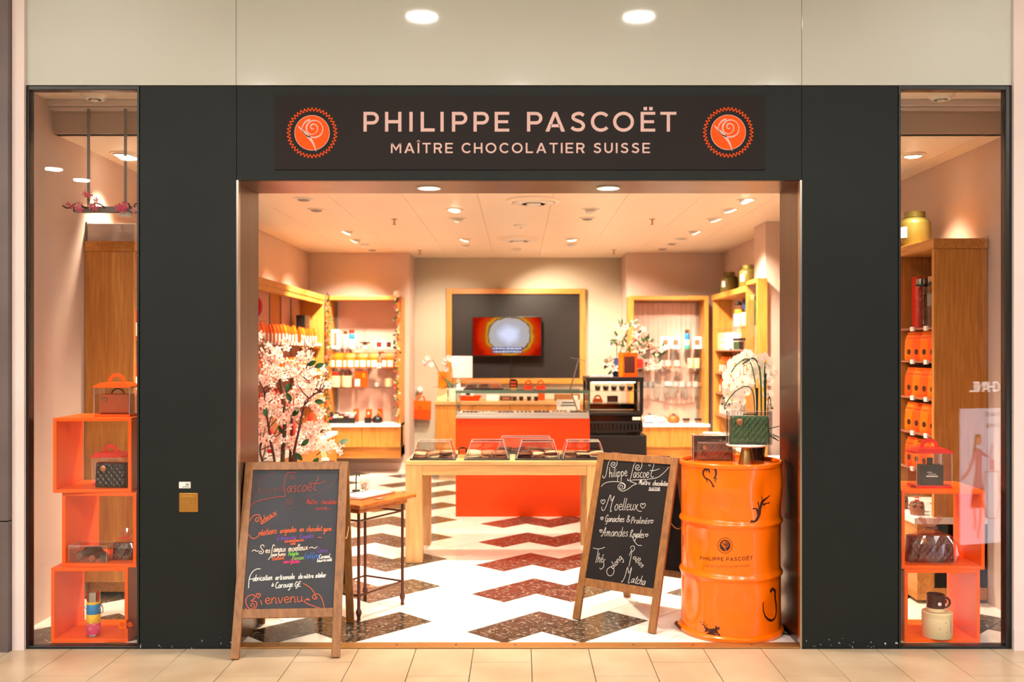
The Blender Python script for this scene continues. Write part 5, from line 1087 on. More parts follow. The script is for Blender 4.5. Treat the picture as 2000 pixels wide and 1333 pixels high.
for z in (1.575,1.235,.91):
    s = MB().box(xa+.015,xb-.02,ya+.05,yb_-.05,z-.018,z).build('shelf', 'choco_tan', t)
    for k in range(22): MB().box(xb-.02,xb-.014,8.62+k*.135,8.67+k*.135,z-.02,z+.012).build('price_tag', 'white', s)
t = thing('base_cabinet', 'long oak base cabinet under the left wall shelving', 'cabinet', (0,0,0)); MB().box(XL+.003,-2.20,ya+.05,11.5,.02,.49).build('carcass', 'wood_oak_y', t)
for i in range(6): MB().box(-2.2,-2.182,ya+.06+i*.94,ya+.99+i*.94,.10,.485).build('door', 'wood_oak', t, bevel=.002)
t = thing('worktop', 'white worktop on the left base cabinet', 'worktop', (0,0,0)); MB().box(XL+.003,-2.17,ya+.04,11.55,.492,.53).build('slab', 'white', t, bevel=.003)
k = -1
for i in range(20):
    y = 8.64+i*.143
    if i == 13: continue
    k += 1
    pouch('ab'[(i*7)%3 == 0], ORD[k]+' orange pouch from the entrance in the top row on the left wall', 'pouches in the top row of the left wall', (-2.42,y,1.576), PI/2+RND.uniform(-.08,.08), RND.uniform(.92,1.02))
for i in range(20): pouch('ba'[(i*5)%3 == 0], ORD[i]+' orange pouch from the entrance in the second row on the left wall', 'pouches in the second row of the left wall', (-2.42,8.64+i*.143,1.236), PI/2+RND.uniform(-.08,.08), RND.uniform(.95,1.05))
for i in range(17): pouch('r' if i % 4 else 'a', ORD[i]+' packet from the entrance in the third row on the left wall', 'packets in the third row of the left wall', (-2.42,8.66+i*.165,.911), PI/2+RND.uniform(-.1,.1), RND.uniform(.9,1.05))
for k, i in enumerate((0,1,2,3,4,5,10,11)): pouch('r' if i % 3 else 'w', ORD[k]+(' red' if i % 3 else ' white')+' packet from the entrance on the left white worktop', 'packets on the left worktop', (-2.40+.06*(i%2),8.9+i*.22,.531), PI/2+RND.uniform(-.2,.2), RND.uniform(1.0,1.25))
for i in range(3):
    for r, z in enumerate((1.576,1.236,.911)): pouch('r', ORD[i]+' red packet from the window on the '+('top','middle','bottom')[r]+' left wall shelf', 'red packets seen through the left window', (-2.42,6.02+i*.16,z), PI/2, 1.0)
t = thing('black_gift_case', 'black gift case standing open on the left top shelf', 'gift case', (-2.47,11.0,1.80), PI/2); bz = 1.576
t.location = (-2.5,11.15,1.576); MB().box(-.12,.12,-.05,.05,0,.33).build('case', 'black', t, bevel=.003); MB().box(.12,.125,-.05,.05,.01,.32).build('lining', 'grey', t); MB().lathe([(1e-6,0),(.014,0),(.014,-.004)],14).xf(Matrix.Translation((0,-.052,.22)) @ Matrix.Rotation(PI/2,4,'X')).build('clasp', 'gold', t)
t = thing('honeycomb_ball', 'red honeycomb paper ball near the left jamb', 'decoration', (-2.46,8.78,1.77))
for i in range(18): MB().prism([(.12*math.cos(a)*(1 if a < PI else 1),.13+.13*math.sin(a)) for a in [-PI/2+PI*k/12 for k in range(13)]], -.0012, .0012).xf(Matrix.Rotation(2*PI*i/18,4,'Z')).build('leaf', 'red' if i % 2 else 'magenta', t)
MB().lathe([(.04,0),(.04,.004),(.01,.006)],16).build('foot', 'white', t)
MB().box(-.13,.13,-.13,.13,-.006,0).build('stand_plate', 'shelf_glass', t)
teapot('white teapot at the rear end of the left worktop', (-2.30,10.55,.531), .12, 'white', 'white', False, -.3)
t = carton('storage_box', 'flat beige box lying on top of the left shelving', (-2.49,6.02,ZTOP+.021), .29, .3, .11, 'wall_beige', None)
MB().box(-.15,-.14,-.155,.15,0,.12).build('edge', 'grey', t)
# price easel near the left chalkboard
t = thing('wooden_easel', 'pale wooden card easel behind the blossom tree', 'easel', (PX(650,7.2),7.2,0))
MB().box(-.1,.1,-.08,.08,0,.66).build('plinth', 'wood_light_v', t, bevel=.003)
for k in range(3): MB().bar((-.06+.014*k,-.0,.66),(-.14+.012*k,.04,.86), .008, .006).build('slat', 'cream', t)
MB().tube([(-.15+.03*math.cos(a),.04,.86+.03*math.sin(a)) for a in [PI*i/10 for i in range(11)]], .004, 6).build('hook', 'cream', t, smooth=True); MB().box(-.075,-.02,-.05,-.03,.66,.70).build('card_holder', 'white', t)
# ---------------------------------------------------------------- rear cabinets left and right
def rear_cabinet(label, x0p, x1p, shelves, curtain):
    YF = 11.7; x0, x1 = PX(x0p,YF), PX(x1p,YF); y1 = YB-.004
    t = thing('display_cabinet', label, 'cabinet', (0,0,0)); w = .05
    zt = PZ(578,YF)
    for a, b in ((x0,x0+w),(x1-w,x1)): MB().box(a,b,YF,y1,.20,zt-.05).build('side_panel', 'wood_oak', t, bevel=.002)
    MB().box(x0,x1,YF,y1,zt-.05,zt).build('top_panel', 'wood_oak_h', t, bevel=.002)
    MB().box(x0+w,x1-w,y1-.02,y1,.6,zt-.05).build('back_panel', 'panel_pink', t)
    for s in (x0+w+.02, x1-w-.02): MB().box(s-.012,s+.012,y1-.032,y1-.02,.62,zt-.06).build('slot_rail', 'grey', t)
    for z in shelves: MB().box(x0+w+.002,x1-w-.002,YF+.02,y1-.03,z-.012,z).build('glass_shelf', 'shelf_glass', t)
    MB().box(x0-.0,x1-.0,YF-.09,y1-.022,.575,.61).build('worktop', 'white', t, bevel=.002)
    mid = (x0+x1)/2
    for a, b in ((x0,mid-.002),(mid+.002,x1)): MB().box(a,b,YF-.06,YF+.2,.33,.573).build('drawer_front', 'wood_oak', t, bevel=.002)
    MB().box(x0,x1,YF-.01,y1,.19,.328).build('plinth', 'wood_oak_h', t, bevel=.002)
    if curtain:
        n = 40; vs = []
        for i in range(n+1):
            x = x0+w+.03+(x1-x0-2*w-.09)*i/n; yy = y1-.04-.008*math.sin(i*1.9); vs += [(x,yy,.86+.03*math.sin(i*.16)),(x,yy,zt-.07)]
        cu = MB().add(vs, [(2*i,2*i+2,2*i+3,2*i+1) for i in range(n)]).build('cloth', 'curtain', t, smooth=True, recalc=False)
        for i in range(16):
            px, pz = RND.uniform(x0+.15,x1-.15), RND.uniform(.95,1.5); MB().lathe([(1e-6,0),(.06,0),(.06,.0004)], 16).xf(Matrix.Translation((px,y1-.055-.0008*i,pz)) @ Matrix.Rotation(PI/2,4,'X') @ Matrix.Diagonal((.75,1.6,1,1))).build('cloth_spot', 'grey_bag', cu, recalc=False)
    return t
SH = (1.52,1.285,1.05); YS = 11.88
rear_cabinet('oak display cabinet with glass shelves at the rear left', 635, 783, SH, False)
rear_cabinet('oak display cabinet with spotted cloth at the rear right', 1230, 1384, SH, True)
def sx(px, y=YS): return PX(px, y)
a, b, c = (z+.0005 for z in SH); e0 = .6105
carton('bottle_carton', 'white carton with a window at the left of the top glass shelf', (sx(656),YS,a), .09, .08, .235, 'white', 'choco_tan', face=(.28,.72,.15,.85))
flask('pink patterned flask on the rear left cabinet top shelf', (sx(674),YS,a), .22, .032, [(0,.5,'pink'),(.5,.8,'letter_pink')])
flask('blue and white flask on the rear left cabinet top shelf', (sx(687),YS,a), .235, .034, [(0,.5,'white'),(.5,.8,'blue')], cap='red')
lathe_thing('perfume_burner', 'small white burner with dark flower top on the rear left cabinet', 'burner', (sx(713),YS,a), [('body','white',[(.04,0),(.05,.03),(.02,.06),(1e-6,.06)]), ('flower','choco',[(.02,.06),(.07,.075),(.07,.085),(.01,.08)]), ('glass','acrylic',[(.015,.12),(.022,.16),(.012,.26),(.006,.3)]), ('stem','chrome',[(.004,.08),(.004,.12)])])
mug('small pink cup beside the burner on the rear left cabinet', (sx(701),YS-.02,a), 0, .03, .05, 'pink')
carton('framed_box', 'pale green box with a red picture on the rear left cabinet, left one', (sx(741),YS,a), .12, .06, .105, 'pot_mint', 'red', face=(.25,.75,.2,.8)); carton('framed_box', 'pale green box with a dark picture on the rear left cabinet, right one', (sx(760),YS,a), .11, .06, .1, 'pot_mint', 'choco_red', face=(.25,.75,.2,.85))
carton('tea_box', 'small dark green box at the right end of the left top glass shelf', (sx(771),YS,a), .04, .06, .085, 'leaf_dark', 'white', face=(.2,.8,.4,.6))
for i, px in enumerate((653,664,676,686,699,710,721,732,752,764)):
    pouch('ab'[i % 2], ORD[i]+' orange pouch from the left on the rear left cabinet middle shelf', 'pouches on the middle glass shelf', (sx(px),YS-.03*(i%2),b), RND.uniform(-.1,.1), .98)
carton('label_card', 'small white printed card between the pouches on the middle shelf', (sx(742),YS-.06,b), .05, .01, .06, 'white', 'ink', face=(.3,.7,.3,.7), cat='card')
carton('tall_box', 'tall dull pink box behind the small card on the middle shelf', (sx(743),YS+.05,b), .07, .05, .2, 'choco_tan', 'pink')
for px, m2, lab in ((655,'red','cream canister with a red box on top, rear left cabinet'), (677,'choco','cream canister with a dark mug on top, rear left cabinet')):
    lathe_thing('cream_canister', lab, 'canister', (sx(px),YS,c), [('body','cream',[(.062,0),(.064,.004),(.064,.13),(1e-6,.132)]), ('lid','cream',[(.065,.115),(.066,.118),(.066,.134),(1e-6,.136)])])
carton('red_box', 'small dark red box on the left cream canister', (sx(655),YS,c+.137), .07, .06, .045, 'red', 'choco_red'); mug('dark brown mug standing on the right cream canister', (sx(678),YS,c+.137), 0, .04, .065, 'choco')
carton('orange_tea_box', 'orange box with white label on the lower glass shelf, left one', (sx(699),YS,c), .085, .06, .19, 'orange_panel', 'white', face=(.15,.85,.05,.5)); carton('orange_tea_box', 'orange box on the lower glass shelf, right one', (sx(711),YS+.01,c), .08, .06, .195, 'orange_panel', 'orange_pouch2', face=(.3,.7,.6,.9))
lathe_thing('glass_cup', 'small glass cup on the lower glass shelf of the left cabinet', 'glass', (sx(736),YS,c), [('wall','acrylic',[(.03,0),(.04,.075),(.038,.075),(.028,.004),(1e-6,.004)]), ('milk','white',[(.027,.005),(.033,.05),(1e-6,.05)])])
lathe_thing('cookie_jar', 'glass jar of pale biscuits at the right of the lower glass shelf', 'jar', (sx(760),YS,c), [('wall','acrylic',[(.055,0),(.06,.01),(.06,.11),(.03,.14),(.03,.155),(1e-6,.155)]), ('biscuits','cream',[(.052,.004),(.055,.1),(1e-6,.105)]), ('stopper','acrylic',[(.025,.156),(.035,.17),(.02,.185),(1e-6,.185)])])
def trayfill(t):
    for i in range(4):
        for j in range(3): MB().box(-.12+.065*i,-.065+.065*i,-.07+.05*j,-.028+.05*j,.07+.02*j,.085+.02*j).build('sachet', ('white','cream','choco','pink')[(i+j)%4], t)
t = thing('tea_assortment_box', 'open black box of tea sachets on the rear left worktop', 'box', (sx(674),11.8,e0)); MB().prism([(-.15,0),(.15,0),(.15,.05),(-.15,.05)], -.1, .1).build('tray', 'black', t); MB().hexa([(-.14,-.09,.05),(.14,-.09,.05),(.14,.09,.05),(-.14,.09,.05),(-.14,-.09,.06),(.14,-.09,.06),(.14,.09,.115),(-.14,.09,.115)]).build('insert', 'black', t); trayfill(t); MB().prism([(-.155,0),(-.15,0),(-.15,.11),(-.155,.14)], -.1, .1).build('side_flap', 'black', t)
carton('orange_tea_box', 'narrow orange box behind the black sachet box', (sx(695),YS+.02,e0), .06, .05, .17, 'orange_panel', 'letter_pink', face=(.35,.65,.6,.8)); carton('orange_tea_box', 'narrow orange box left of the black teapot', (sx(720),YS+.02,e0), .07, .05, .165, 'orange_panel', 'letter_pink', face=(.35,.65,.6,.8)); carton('orange_tea_box', 'narrow orange box behind the black teapot', (sx(741),YS+.06,e0), .06, .05, .17, 'orange_panel', None)
mug('black mug on the rear left worktop', (sx(723)-.01,11.76,e0), 0, .042, .07, 'black'); teapot('black teapot with bamboo hoop handle on the rear left worktop', (sx(739)+.0,11.8,e0), .065, 'black', 'bamboo')
# garlands
for px, lab in ((637,'dark flower garland hanging down the left edge of the rear left cabinet'), (776,'bright flower garland hanging down the right edge of the rear left cabinet')):
    X = PX(px,11.66)+(.03 if px == 637 else 0); t = thing('flower_garland', lab, 'garland', (X,11.645,0))
    pts = [(.012*math.sin(k*1.3),.01*math.cos(k*1.7),2.17-k*.05) for k in range(32)]; MB().tube(pts, .004, 5).build('vine', 'leaf', t, smooth=True)
    if px == 776: MB().ball((0,0,2.185), .045, 10, 8).build('pompon', 'petal_white', t, smooth=True)
    fm = [blossom_mesh('flower', .019, m, 'pistil_gold', cup=.7) for m in (('petal_blush','magenta','red','cream') if px == 776 else ('choco_red','magenta','red','leaf_dark'))]; gl = leaf_mesh('leaf', .05, .025)
    for k in range(46):
        z = 2.16-k*.0335; o = obj('flower', fm[(k*7+k//3) % 4], t, (RND.uniform(-.03,.03), RND.uniform(-.02,.0), z)); face(o, Vector((RND.uniform(-.8,.8),-1,RND.uniform(-.4,.4))), RND.uniform(0,6))
        if k % 4 != 3: o = obj('leaf', gl, t, (RND.uniform(-.02,.02),-.005,z)); face(o, Vector((RND.uniform(-1,1),-1,RND.uniform(-.5,.5))), RND.uniform(0,6))
# right rear cabinet goods
for px, lab in ((1299,'white framed card box on the right top glass shelf, left one'), (1319,'white framed card box on the right top glass shelf, middle one'), (1361,'white framed card box on the right top glass shelf, right one')):
    carton('framed_box', lab, (sx(px),YS,a), .11, .05, .15, 'white', 'choco_tan', face=(.22,.78,.3,.75))
flask('slim blue flask between the white boxes on the right top shelf', (sx(1342),YS,a), .235, .034, [(0,.2,'teal'),(.2,.48,'pot_mint'),(.48,.82,'blue')])
t = thing('small_bouquet', 'small orange pot with leaves on the right top glass shelf', 'plant', (sx(1270),YS,a)); MB().lathe([(.03,0),(.035,.09),(.03,.09),(1e-6,.08)], 16).build('pot', 'orange_panel', t, smooth=True)
for i in range(9): o = obj('leaf', leaf_mesh('leaf', .09, .03), t, (0,0,.09)); o.rotation_euler = (0,-1.0+.4*(i%3),i*.7)
for px, m in ((1249,'red'),(1261,'pink'),(1272,'pink')): lathe_thing('candle', ('red' if px == 1249 else 'pale pink, nearer the fridge,' if px == 1261 else 'pale pink')+' candle on the right middle glass shelf', 'candle', (sx(px),YS,b), [('wax',m,[(.038,0),(.04,.003),(.04,.105),(.036,.11),(1e-6,.108)]), ('wick','black',[(.002,.108),(.002,.12)])])
for i, px in enumerate((1290,1306,1323)): mug(('left','middle','right')[i]+' flowered mug with beaded rim on the right middle glass shelf', (sx(px),YS+.03*(i%2),b), .3, .04, .095, 'letter_pink', 'choco_tan')
for i, px in enumerate((1349,1361)): lathe_thing('ceramic_tumbler', ('left','right')[i]+' beige tumbler at the end of the right middle shelf', 'tumbler', (sx(px),YS,b), [('cup','cream',[(.034,0),(.042,.12),(.038,.12),(.03,.01),(1e-6,.01)]), ('band','letter_pink',[(.0405,.085),(.0415,.1),(.0405,.102)])])
for i, (px, m) in enumerate(((1259,'grey'),(1271,'grey'),(1305,'white'),(1321,'pink'),(1333,'letter_pink'),(1346,'pink'),(1358,'letter_pink'))):
    mug(('small grey bowl cup, left one','small grey bowl cup, right one','round white cup with brown base','pink cup left of the pair','large pale pink cup','small pink cup in the right group','pale pink cup at the right end')[i]+' on the right lower glass shelf', (sx(px),YS,c), .2, .036 if i != 4 else .042, .065, m, 'choco' if i == 2 else None)
teapot('white and blue teapot at the back of the right worktop', (sx(1270),YS+.05,e0), .07, 'white', 'white', False, lid_m='navy'); mug('white and blue cup in front of the blue teapot', (sx(1265),11.78,e0), .1, .05, .075, 'white', 'navy'); mug('white and blue cup right of the blue teapot', (sx(1289),11.8,e0), .1, .05, .07, 'white', 'navy')
teapot('amber and black teapot with hoop handle on the right worktop', (sx(1314),11.82,e0), .075, 'choco_orange', 'bamboo', lid_m='black')
for i, px in enumerate((1338,1361)): lathe_thing('caviar_jar', ('left','right')[i]+' small glass jar with black lid on the right worktop', 'jar', (sx(px),11.8,e0), [('glass','acrylic',[(.04,0),(.042,.003),(.042,.035),(1e-6,.036)]), ('filling','choco_tan',[(.038,.003),(.038,.03),(1e-6,.03)]), ('lid','black',[(.045,.036),(.046,.038),(.046,.056),(1e-6,.058)])])
# ---------------------------------------------------------------- right wall units
t = thing('wall_shelving', 'oak shelving unit on the right wall behind the pillar', 'shelving', (0,0,0)); xf_ = 2.335
MB().box(xf_,XRB-.003,11.55,11.585,.09,ZTOP-.04).build('end_panel', 'wood_oak', t); MB().box(xf_,XRB-.003,9.62,9.66,.09,ZTOP-.04).build('end_panel', 'wood_oak', t); MB().box(xf_-.01,XRB-.003,9.62,11.60,ZTOP-.04,ZTOP+.02).build('cornice', 'wood_oak_y', t, bevel=.002)
for i in range(4): MB().box(XRB-.015,XRB-.003,9.67+.47*i,10.13+.47*i,.5,ZTOP-.04).build('back_panel', 'panel_pink' if i % 2 else 'wood_oak', t)
for z in (1.757,1.505,1.235,1.0,.74): MB().box(xf_+.02,XRB-.016,9.67,11.54,z-.014,z).build('shelf', 'shelf_glass' if z > 1.6 else 'choco_tan', t)
MB().box(xf_-.1,XRB-.003,9.62,11.58,.02,.48).build('base_carcass', 'wood_oak_y', t); MB().box(xf_-.12,XRB-.003,9.62,11.58,.482,.52).build('worktop', 'white', t)
flask('glass carafe with an amber sleeve on the right wall top shelf', (2.42,10.6,1.758), .29, .04, [(0,.4,'acrylic'),(.4,.66,'yellow'),(.66,.84,'acrylic'),(.84,.9,'black')])
flask('blue and dark flask behind the amber carafe on the right wall', (2.45,10.35,1.758), .3, .042, [(0,.3,'yellow'),(.3,.62,'black'),(.62,.9,'navy')], cap='navy')
for i, y in enumerate((10.42,10.05)): lathe_thing('ribbed_tin', ('left','right')[i]+' pale green ribbed tin in front of the carafes', 'tin', (2.385,y,1.758), [('body','pot_mint',[(.052,0),(.055,.004),(.055,.13),(.05,.134),(1e-6,.134)]), ('lid','white',[(.056,.112),(.057,.115),(.057,.138),(1e-6,.14)])])
carton('white_carton', 'pale square carton on the right wall second shelf', (2.43,11.4,1.506), .2, .1, .2, 'cream', None, -PI/2); carton('white_carton', 'white carton with a grey window on the right wall second shelf', (2.44,11.1,1.506), .14, .1, .2, 'white', 'grey', -PI/2, face=(.3,.6,.3,.6)); carton('white_carton', 'white carton with a blue foot on the right wall second shelf', (2.43,10.8,1.506), .16, .1, .19, 'white', 'navy', -PI/2, face=(0,1,0,.1))
for i, (y, m) in enumerate(((10.5,'leaf'),(10.25,'black'),(10.0,'choco_orange'))): lathe_thing('sweets_jar', ('green filled','dark filled','amber filled')[i]+' glass sweets jar with black lid on the right wall', 'jar', (2.40,y,1.506), [('glass','acrylic',[(.06,0),(.062,.004),(.062,.1),(1e-6,.1)]), ('filling',m,[(.056,.004),(.056,.09),(1e-6,.09)]), ('lid','black',[(.064,.1),(.065,.103),(.065,.125),(1e-6,.127)])])
lathe_thing('small_figure', 'pale biscuit figure beside the cartons on the right wall', 'figure', (2.38,11.22,1.506), [('body','cream',[(.03,0),(.04,.04),(.02,.08),(1e-6,.08)]), ('head','cream',[(.01,.08),(.03,.1),(.02,.13),(1e-6,.135)])])
for i in range(13): pouch('a' if i % 3 else 'b', ORD[i]+' pouch from the pillar in the upper row on the right rear wall', 'pouches in the upper right rear row', (2.42,9.75+i*.14,1.236), -PI/2+RND.uniform(-.1,.1), 1.0)
for i in range(13): pouch('r' if i % 3 else 'a', ORD[i]+' pouch from the pillar in the middle row on the right rear wall', 'pouches in the middle right rear row', (2.42,9.75+i*.14,1.001), -PI/2+RND.uniform(-.1,.1), .95)
for i in range(13): pouch('g', ORD[i]+' grey pouch from the pillar in the lower row on the right rear wall', 'pouches in the lower right rear row', (2.42,9.75+i*.14,.741), -PI/2+RND.uniform(-.1,.1), .9)
# pillar showcase
t = thing('pillar_showcase', 'narrow oak showcase with glass door on the right pillar', 'showcase', (0,0,0)); x0, x1, y0, y1 = 2.25, 2.346, 9.08, 9.54
MB().box(x0,x1,y0,y0+.03,.1,ZTOP).build('end_panel', 'wood_oak', t); MB().box(x0,x1,y1-.03,y1,.1,ZTOP).build('end_panel', 'wood_oak', t); MB().box(x0,x1,y0,y1,ZTOP,ZTOP+.04).build('top_panel', 'wood_oak_y', t); MB().box(x1-.01,x1,y0+.03,y1-.03,.1,ZTOP).build('back_panel', 'panel_pink', t); MB().box(x0,x1,y0+.03,y1-.03,.1,.7).build('lower_panel', 'wood_oak', t)
MB().box(x0+.004,x0+.008,y0+.03,y1-.03,.7,ZTOP).build('glass_door', 'glass', t)
for z in (1.25,1.74): MB().box(x0+.012,x1-.012,y0+.032,y1-.032,z-.01,z).build('glass_shelf', 'shelf_glass', t)
flask('green flask inside the narrow pillar showcase', (2.298,9.28,1.741), .3, .03, [(0,.8,'leaf')], cap='leaf_dark'); flask('clear carafe with cork inside the narrow pillar showcase', (2.298,9.42,1.741), .3, .03, [(0,.82,'acrylic')], cap='bamboo')
# front right unit
t = thing('wall_shelving', 'oak shelving unit on the right wall behind the right window', 'shelving', (0,0,0)); xf2, ya2, yb2 = 2.46, 5.70, 9.06
MB().box(xf2,XR-.003,ya2,ya2+.035,.09,ZTOP-.04).build('end_panel', 'wood_oak', t, bevel=.002); MB().box(xf2,XR-.003,yb2-.035,yb2,.09,ZTOP-.04).build('end_panel', 'wood_oak', t); MB().box(xf2-.01,XR-.003,ya2-.01,yb2,ZTOP-.04,ZTOP+.02).build('cornice', 'wood_oak_y', t, bevel=.002)
for y in (6.24,6.8,7.36,7.92,8.48): MB().box(xf2,XR-.003,y,y+.025,.55,ZTOP-.04).build('divider', 'wood_oak', t)
MB().box(XR-.015,XR-.003,ya2+.035,yb2-.035,.55,ZTOP-.04).build('back_panel', 'panel_pink', t)
zs = (1.64,1.436,1.21,.99,.766)
for z in zs:
    s = MB().box(xf2+.01,XR-.016,ya2+.037,6.238,z-.012,z).build('shelf', 'choco_tan', t)
    for y in (5.80,6.0): MB().box(xf2-.002,xf2+.01,y,y+.045,z-.02,z+.008).build('price_tag', 'white', s)
    if z in (1.21,): s = MB().box(xf2+.01,XR-.016,8.51,yb2-.036,z-.012,z).build('shelf', 'choco_tan', t)
for z in (1.64,1.436,1.21,.99):
    for y in (8.62,8.85): MB().box(xf2-.012,xf2,y,y+.05,z-.02,z+.02).build('price_tag', 'white', t)
MB().box(2.36,XR-.003,ya2+.0,yb2,.02,.47).build('base_carcass', 'wood_oak_y', t); MB().box(2.34,XR-.003,ya2-.01,yb2,.472,.51).build('worktop', 'white', t, bevel=.002)
for r, z in enumerate(zs[1:]):
    for i in range(4): pouch('pq'[(i+r)%2], ORD[i]+' orange pouch from the front in the '+('top','second','third','bottom')[r]+' row behind the right window', 'window pouches behind the right pane', (2.515,5.80+i*.115,z+.0005), -PI/2+.25, .98)
for i, y in enumerate((5.84,6.02)):
    f = flask(('clear carafe with grey sleeve on the top shelf behind the right window, nearer one','clear patterned carafe on the top shelf behind the right window, farther one')[i], (2.53,y,1.6405), .31, .046, [(0,.42,'acrylic'),(.42,.66,'grey' if i == 0 else 'acrylic'),(.66,.84,'acrylic'),(.84,.88,'black')])
carton('red_folder', 'red folder leaning beside the carafes behind the right window', (2.55,6.16,1.6405), .1, .03, .33, 'red', None, -PI/2, cat='folder')
for i in range(4):
    q = lathe_thing('nut_bag', ORD[i]+' small clear bag of brown nuts from the front on the right worktop', 'bag', (2.40+.05*(i%2),5.80+i*.12,.5105), [('nuts','choco_tan',[(.038,0),(.042,.03),(.034,.06),(1e-6,.066)]), ('film','cello',[(.044,0),(.047,.03),(.03,.075),(.012,.085),(.03,.12)]), ('tie','red',[(.0125,.082),(.0135,.086),(.0125,.09)])], group='nut bags on the right worktop', n=16)
    for k in range(5): MB().ball((.028*math.cos(k*1.3),.028*math.sin(k*1.3),.045+.008*(k%2)), .014, 8, 6).build('nut', 'choco', q, smooth=True)
for loc, lab, la in (((2.45,11.2,ZTOP+.021),'olive tea canister on the rear right shelving beside the corner',-.9), ((2.45,10.26,ZTOP+.021),'olive tea canister on the rear right shelving beside the pillar',-.9), ((2.6,6.32,ZTOP+.021),'large olive tea canister on the shelving seen through the right window',-1.1)): jar_label(jar(lab, loc), la)
# ---------------------------------------------------------------- rear wall: board, screen, hook
t = thing('framed_board', 'large black wall board with oak frame behind the counter', 'board', (0,YC-.004,0)); x0, x1, z0, z1 = PX(872,12.7), PX(1143,12.7), PZ(750,12.7), PZ(564,12.7); w = .07
MB().box(x0+w,x1-w,-.02,0,z0+w,z1-w).build('board', 'wall_board', t)
MB().box(x0,x0+w,-.05,0,z0,z1).build('frame_side', 'wood_oak', t, bevel=.002); MB().box(x1-w,x1,-.05,0,z0,z1).build('frame_side', 'wood_oak', t, bevel=.002); MB().box(x0+w,x1-w,-.05,0,z1-w,z1).build('frame_rail', 'wood_oak_h', t, bevel=.002); MB().box(x0+w,x1-w,-.05,0,z0,z0+w).build('frame_rail', 'wood_oak_h', t, bevel=.002)
yt = 12.62; t = thing('television', 'flat television showing a white disc in a copper bowl', 'television', (PX(990,yt),yt,PZ(658,yt))); hw, hh = 68*yt/F, 39*yt/F
MB().box(-hw,hw,0,.04,-hh,hh).build('housing', 'tv_black', t, bevel=.003); MB().box(-.1,.1,.04,.105,-.1,.1).build('bracket', 'black', t); MB().box(-hw+.012,hw-.012,-.002,0,-hh+.016,hh-.01).build('screen', 'tv_picture', t); MB().tube([(.05,.05,-hh),(.052,.06,-hh-.2),(.045,.06,-hh-.33)], .005, 6).build('cable', 'black', t, smooth=True)
glow('caption_blue', (60,60,150), .6); glow('caption_white', (235,235,255), .9)
for k, (u0, u1) in enumerate(((-.205,.215),(-.19,.2))):
    z = -.155-.042*k; c = MB().box(u0,u1,-.004,-.002,z-.017,z+.017).build('caption_band', 'caption_blue', t); mb = MB(); x = u0+.012
    while x < u1-.02: q = RND.uniform(.01,.05); mb.box(x,min(x+q,u1-.01),-.005,-.004,z-.008,z+.008); x += q+.008
    tag(mb.build('caption_text', 'caption_white', c), kind='stuff')
t = thing('wall_hook', 'white ball shaped wall hook left of the counter', 'hook', (PX(821,YC),YC-.002,PZ(762,YC))); MB().ball((0,-.05,0), .042, 16, 12).build('ball', 'white', t, smooth=True); MB().lathe([(.012,-.04),(.012,.0)],12).xf(Matrix.Rotation(-PI/2,4,'X')).build('stem', 'white', t)
t = thing('carrier_bag', 'orange card handbag hanging from the white ball hook', 'bag', (PX(821,YC),YC-.09,PZ(818,YC)),0); t.rotation_euler = (0,.05,0)
MB().prism([(-.145,0),(.145,.0),(.14,.24),(-.14,.24)], -.03, .03).build('bag_body', 'orange_panel', t); MB().prism([(-.146,.12),(.146,.12),(.143,.245),(-.143,.245)], -.036, -.031).build('flap', 'orange', t); MB().lathe([(1e-6,0),(.018,0),(.018,-.004)],14).xf(Matrix.Translation((0,-.037,.15)) @ Matrix.Rotation(PI/2,4,'X')).build('seal', 'red', t); MB().tube([(.055*math.cos(a),0,.24+.07*math.sin(a)) for a in [PI*i/12 for i in range(13)]], .012, 8).build('handle', 'orange_pouch2', t, smooth=True)
# ---------------------------------------------------------------- rear counter
t = thing('service_counter', 'oak service counter with pale top behind the display case', 'counter', (0,0,0)); x0, x1, yf = PX(850,11.1), .78, 11.1
MB().box(x0,x1,yf,11.72,.08,.87).build('carcass', 'wood_oak', t); MB().box(x0+.04,x1,yf+.05,11.7,.0,.08).build('plinth', 'cream', t)
for i in range(4): MB().box(x0+.01+.43*i,x0+.425+.43*i,yf-.016,yf,.10,.865).build('front_panel', 'wood_oak', t, bevel=.002)
MB().box(x0-.015,x1+.01,yf-.03,11.74,.872,.91).build('top', 'wood_light', t, bevel=.003)
zc2 = .911
def cx_(px, y=11.3): return PX(px, y)
t = thing('orchid_pot', 'small pink orchid in a mint pot on the service counter', 'orchid', (cx_(883,11.22),11.22,zc2)); ox = cx_(883,11.22)
def pw(px, py, dy=0): return Vector((PX(px,11.22)-ox, dy, PZ(py,11.22)-zc2))
MB().lathe([(.04,0),(.05,.15),(.046,.15),(.044,.12),(1e-6,.12)], 24).build('pot', 'pot_mint', t, smooth=True)
MB().tube(crom([pw(880,762),pw(870,745),pw(855,722),pw(845,703)],5), .004, 6).build('stem', 'twig', t, smooth=True); MB().tube(crom([pw(884,762),pw(884,735),pw(881,712),pw(878,705)],5), .004, 6).build('stem', 'twig', t, smooth=True)
oq = [blossom_mesh('blossom', .032, m, 'magenta', cup=.2, width=.8) for m in ('pink','petal_white')]
for px, py in ((830,706),(835,700),(838,708),(843,712),(832,712),(870,702),(876,698),(880,703),(868,708),(889,722),(872,722)): o = obj('blossom', oq[(px+py) % 2], t, pw(px,py,-.01)); face(o, Vector((RND.uniform(-.5,.5),-1,.1)), RND.uniform(0,6))
lo = leaf_mesh('leaf', .22, .07, 'leaf', .3, .5)
for a_, el in ((2.6,-1.1),(3.3,-.5),(.4,-.9),(2.2,.3)): o = obj('leaf', lo, t, (0,0,.14)); o.rotation_euler = (0,el,a_)
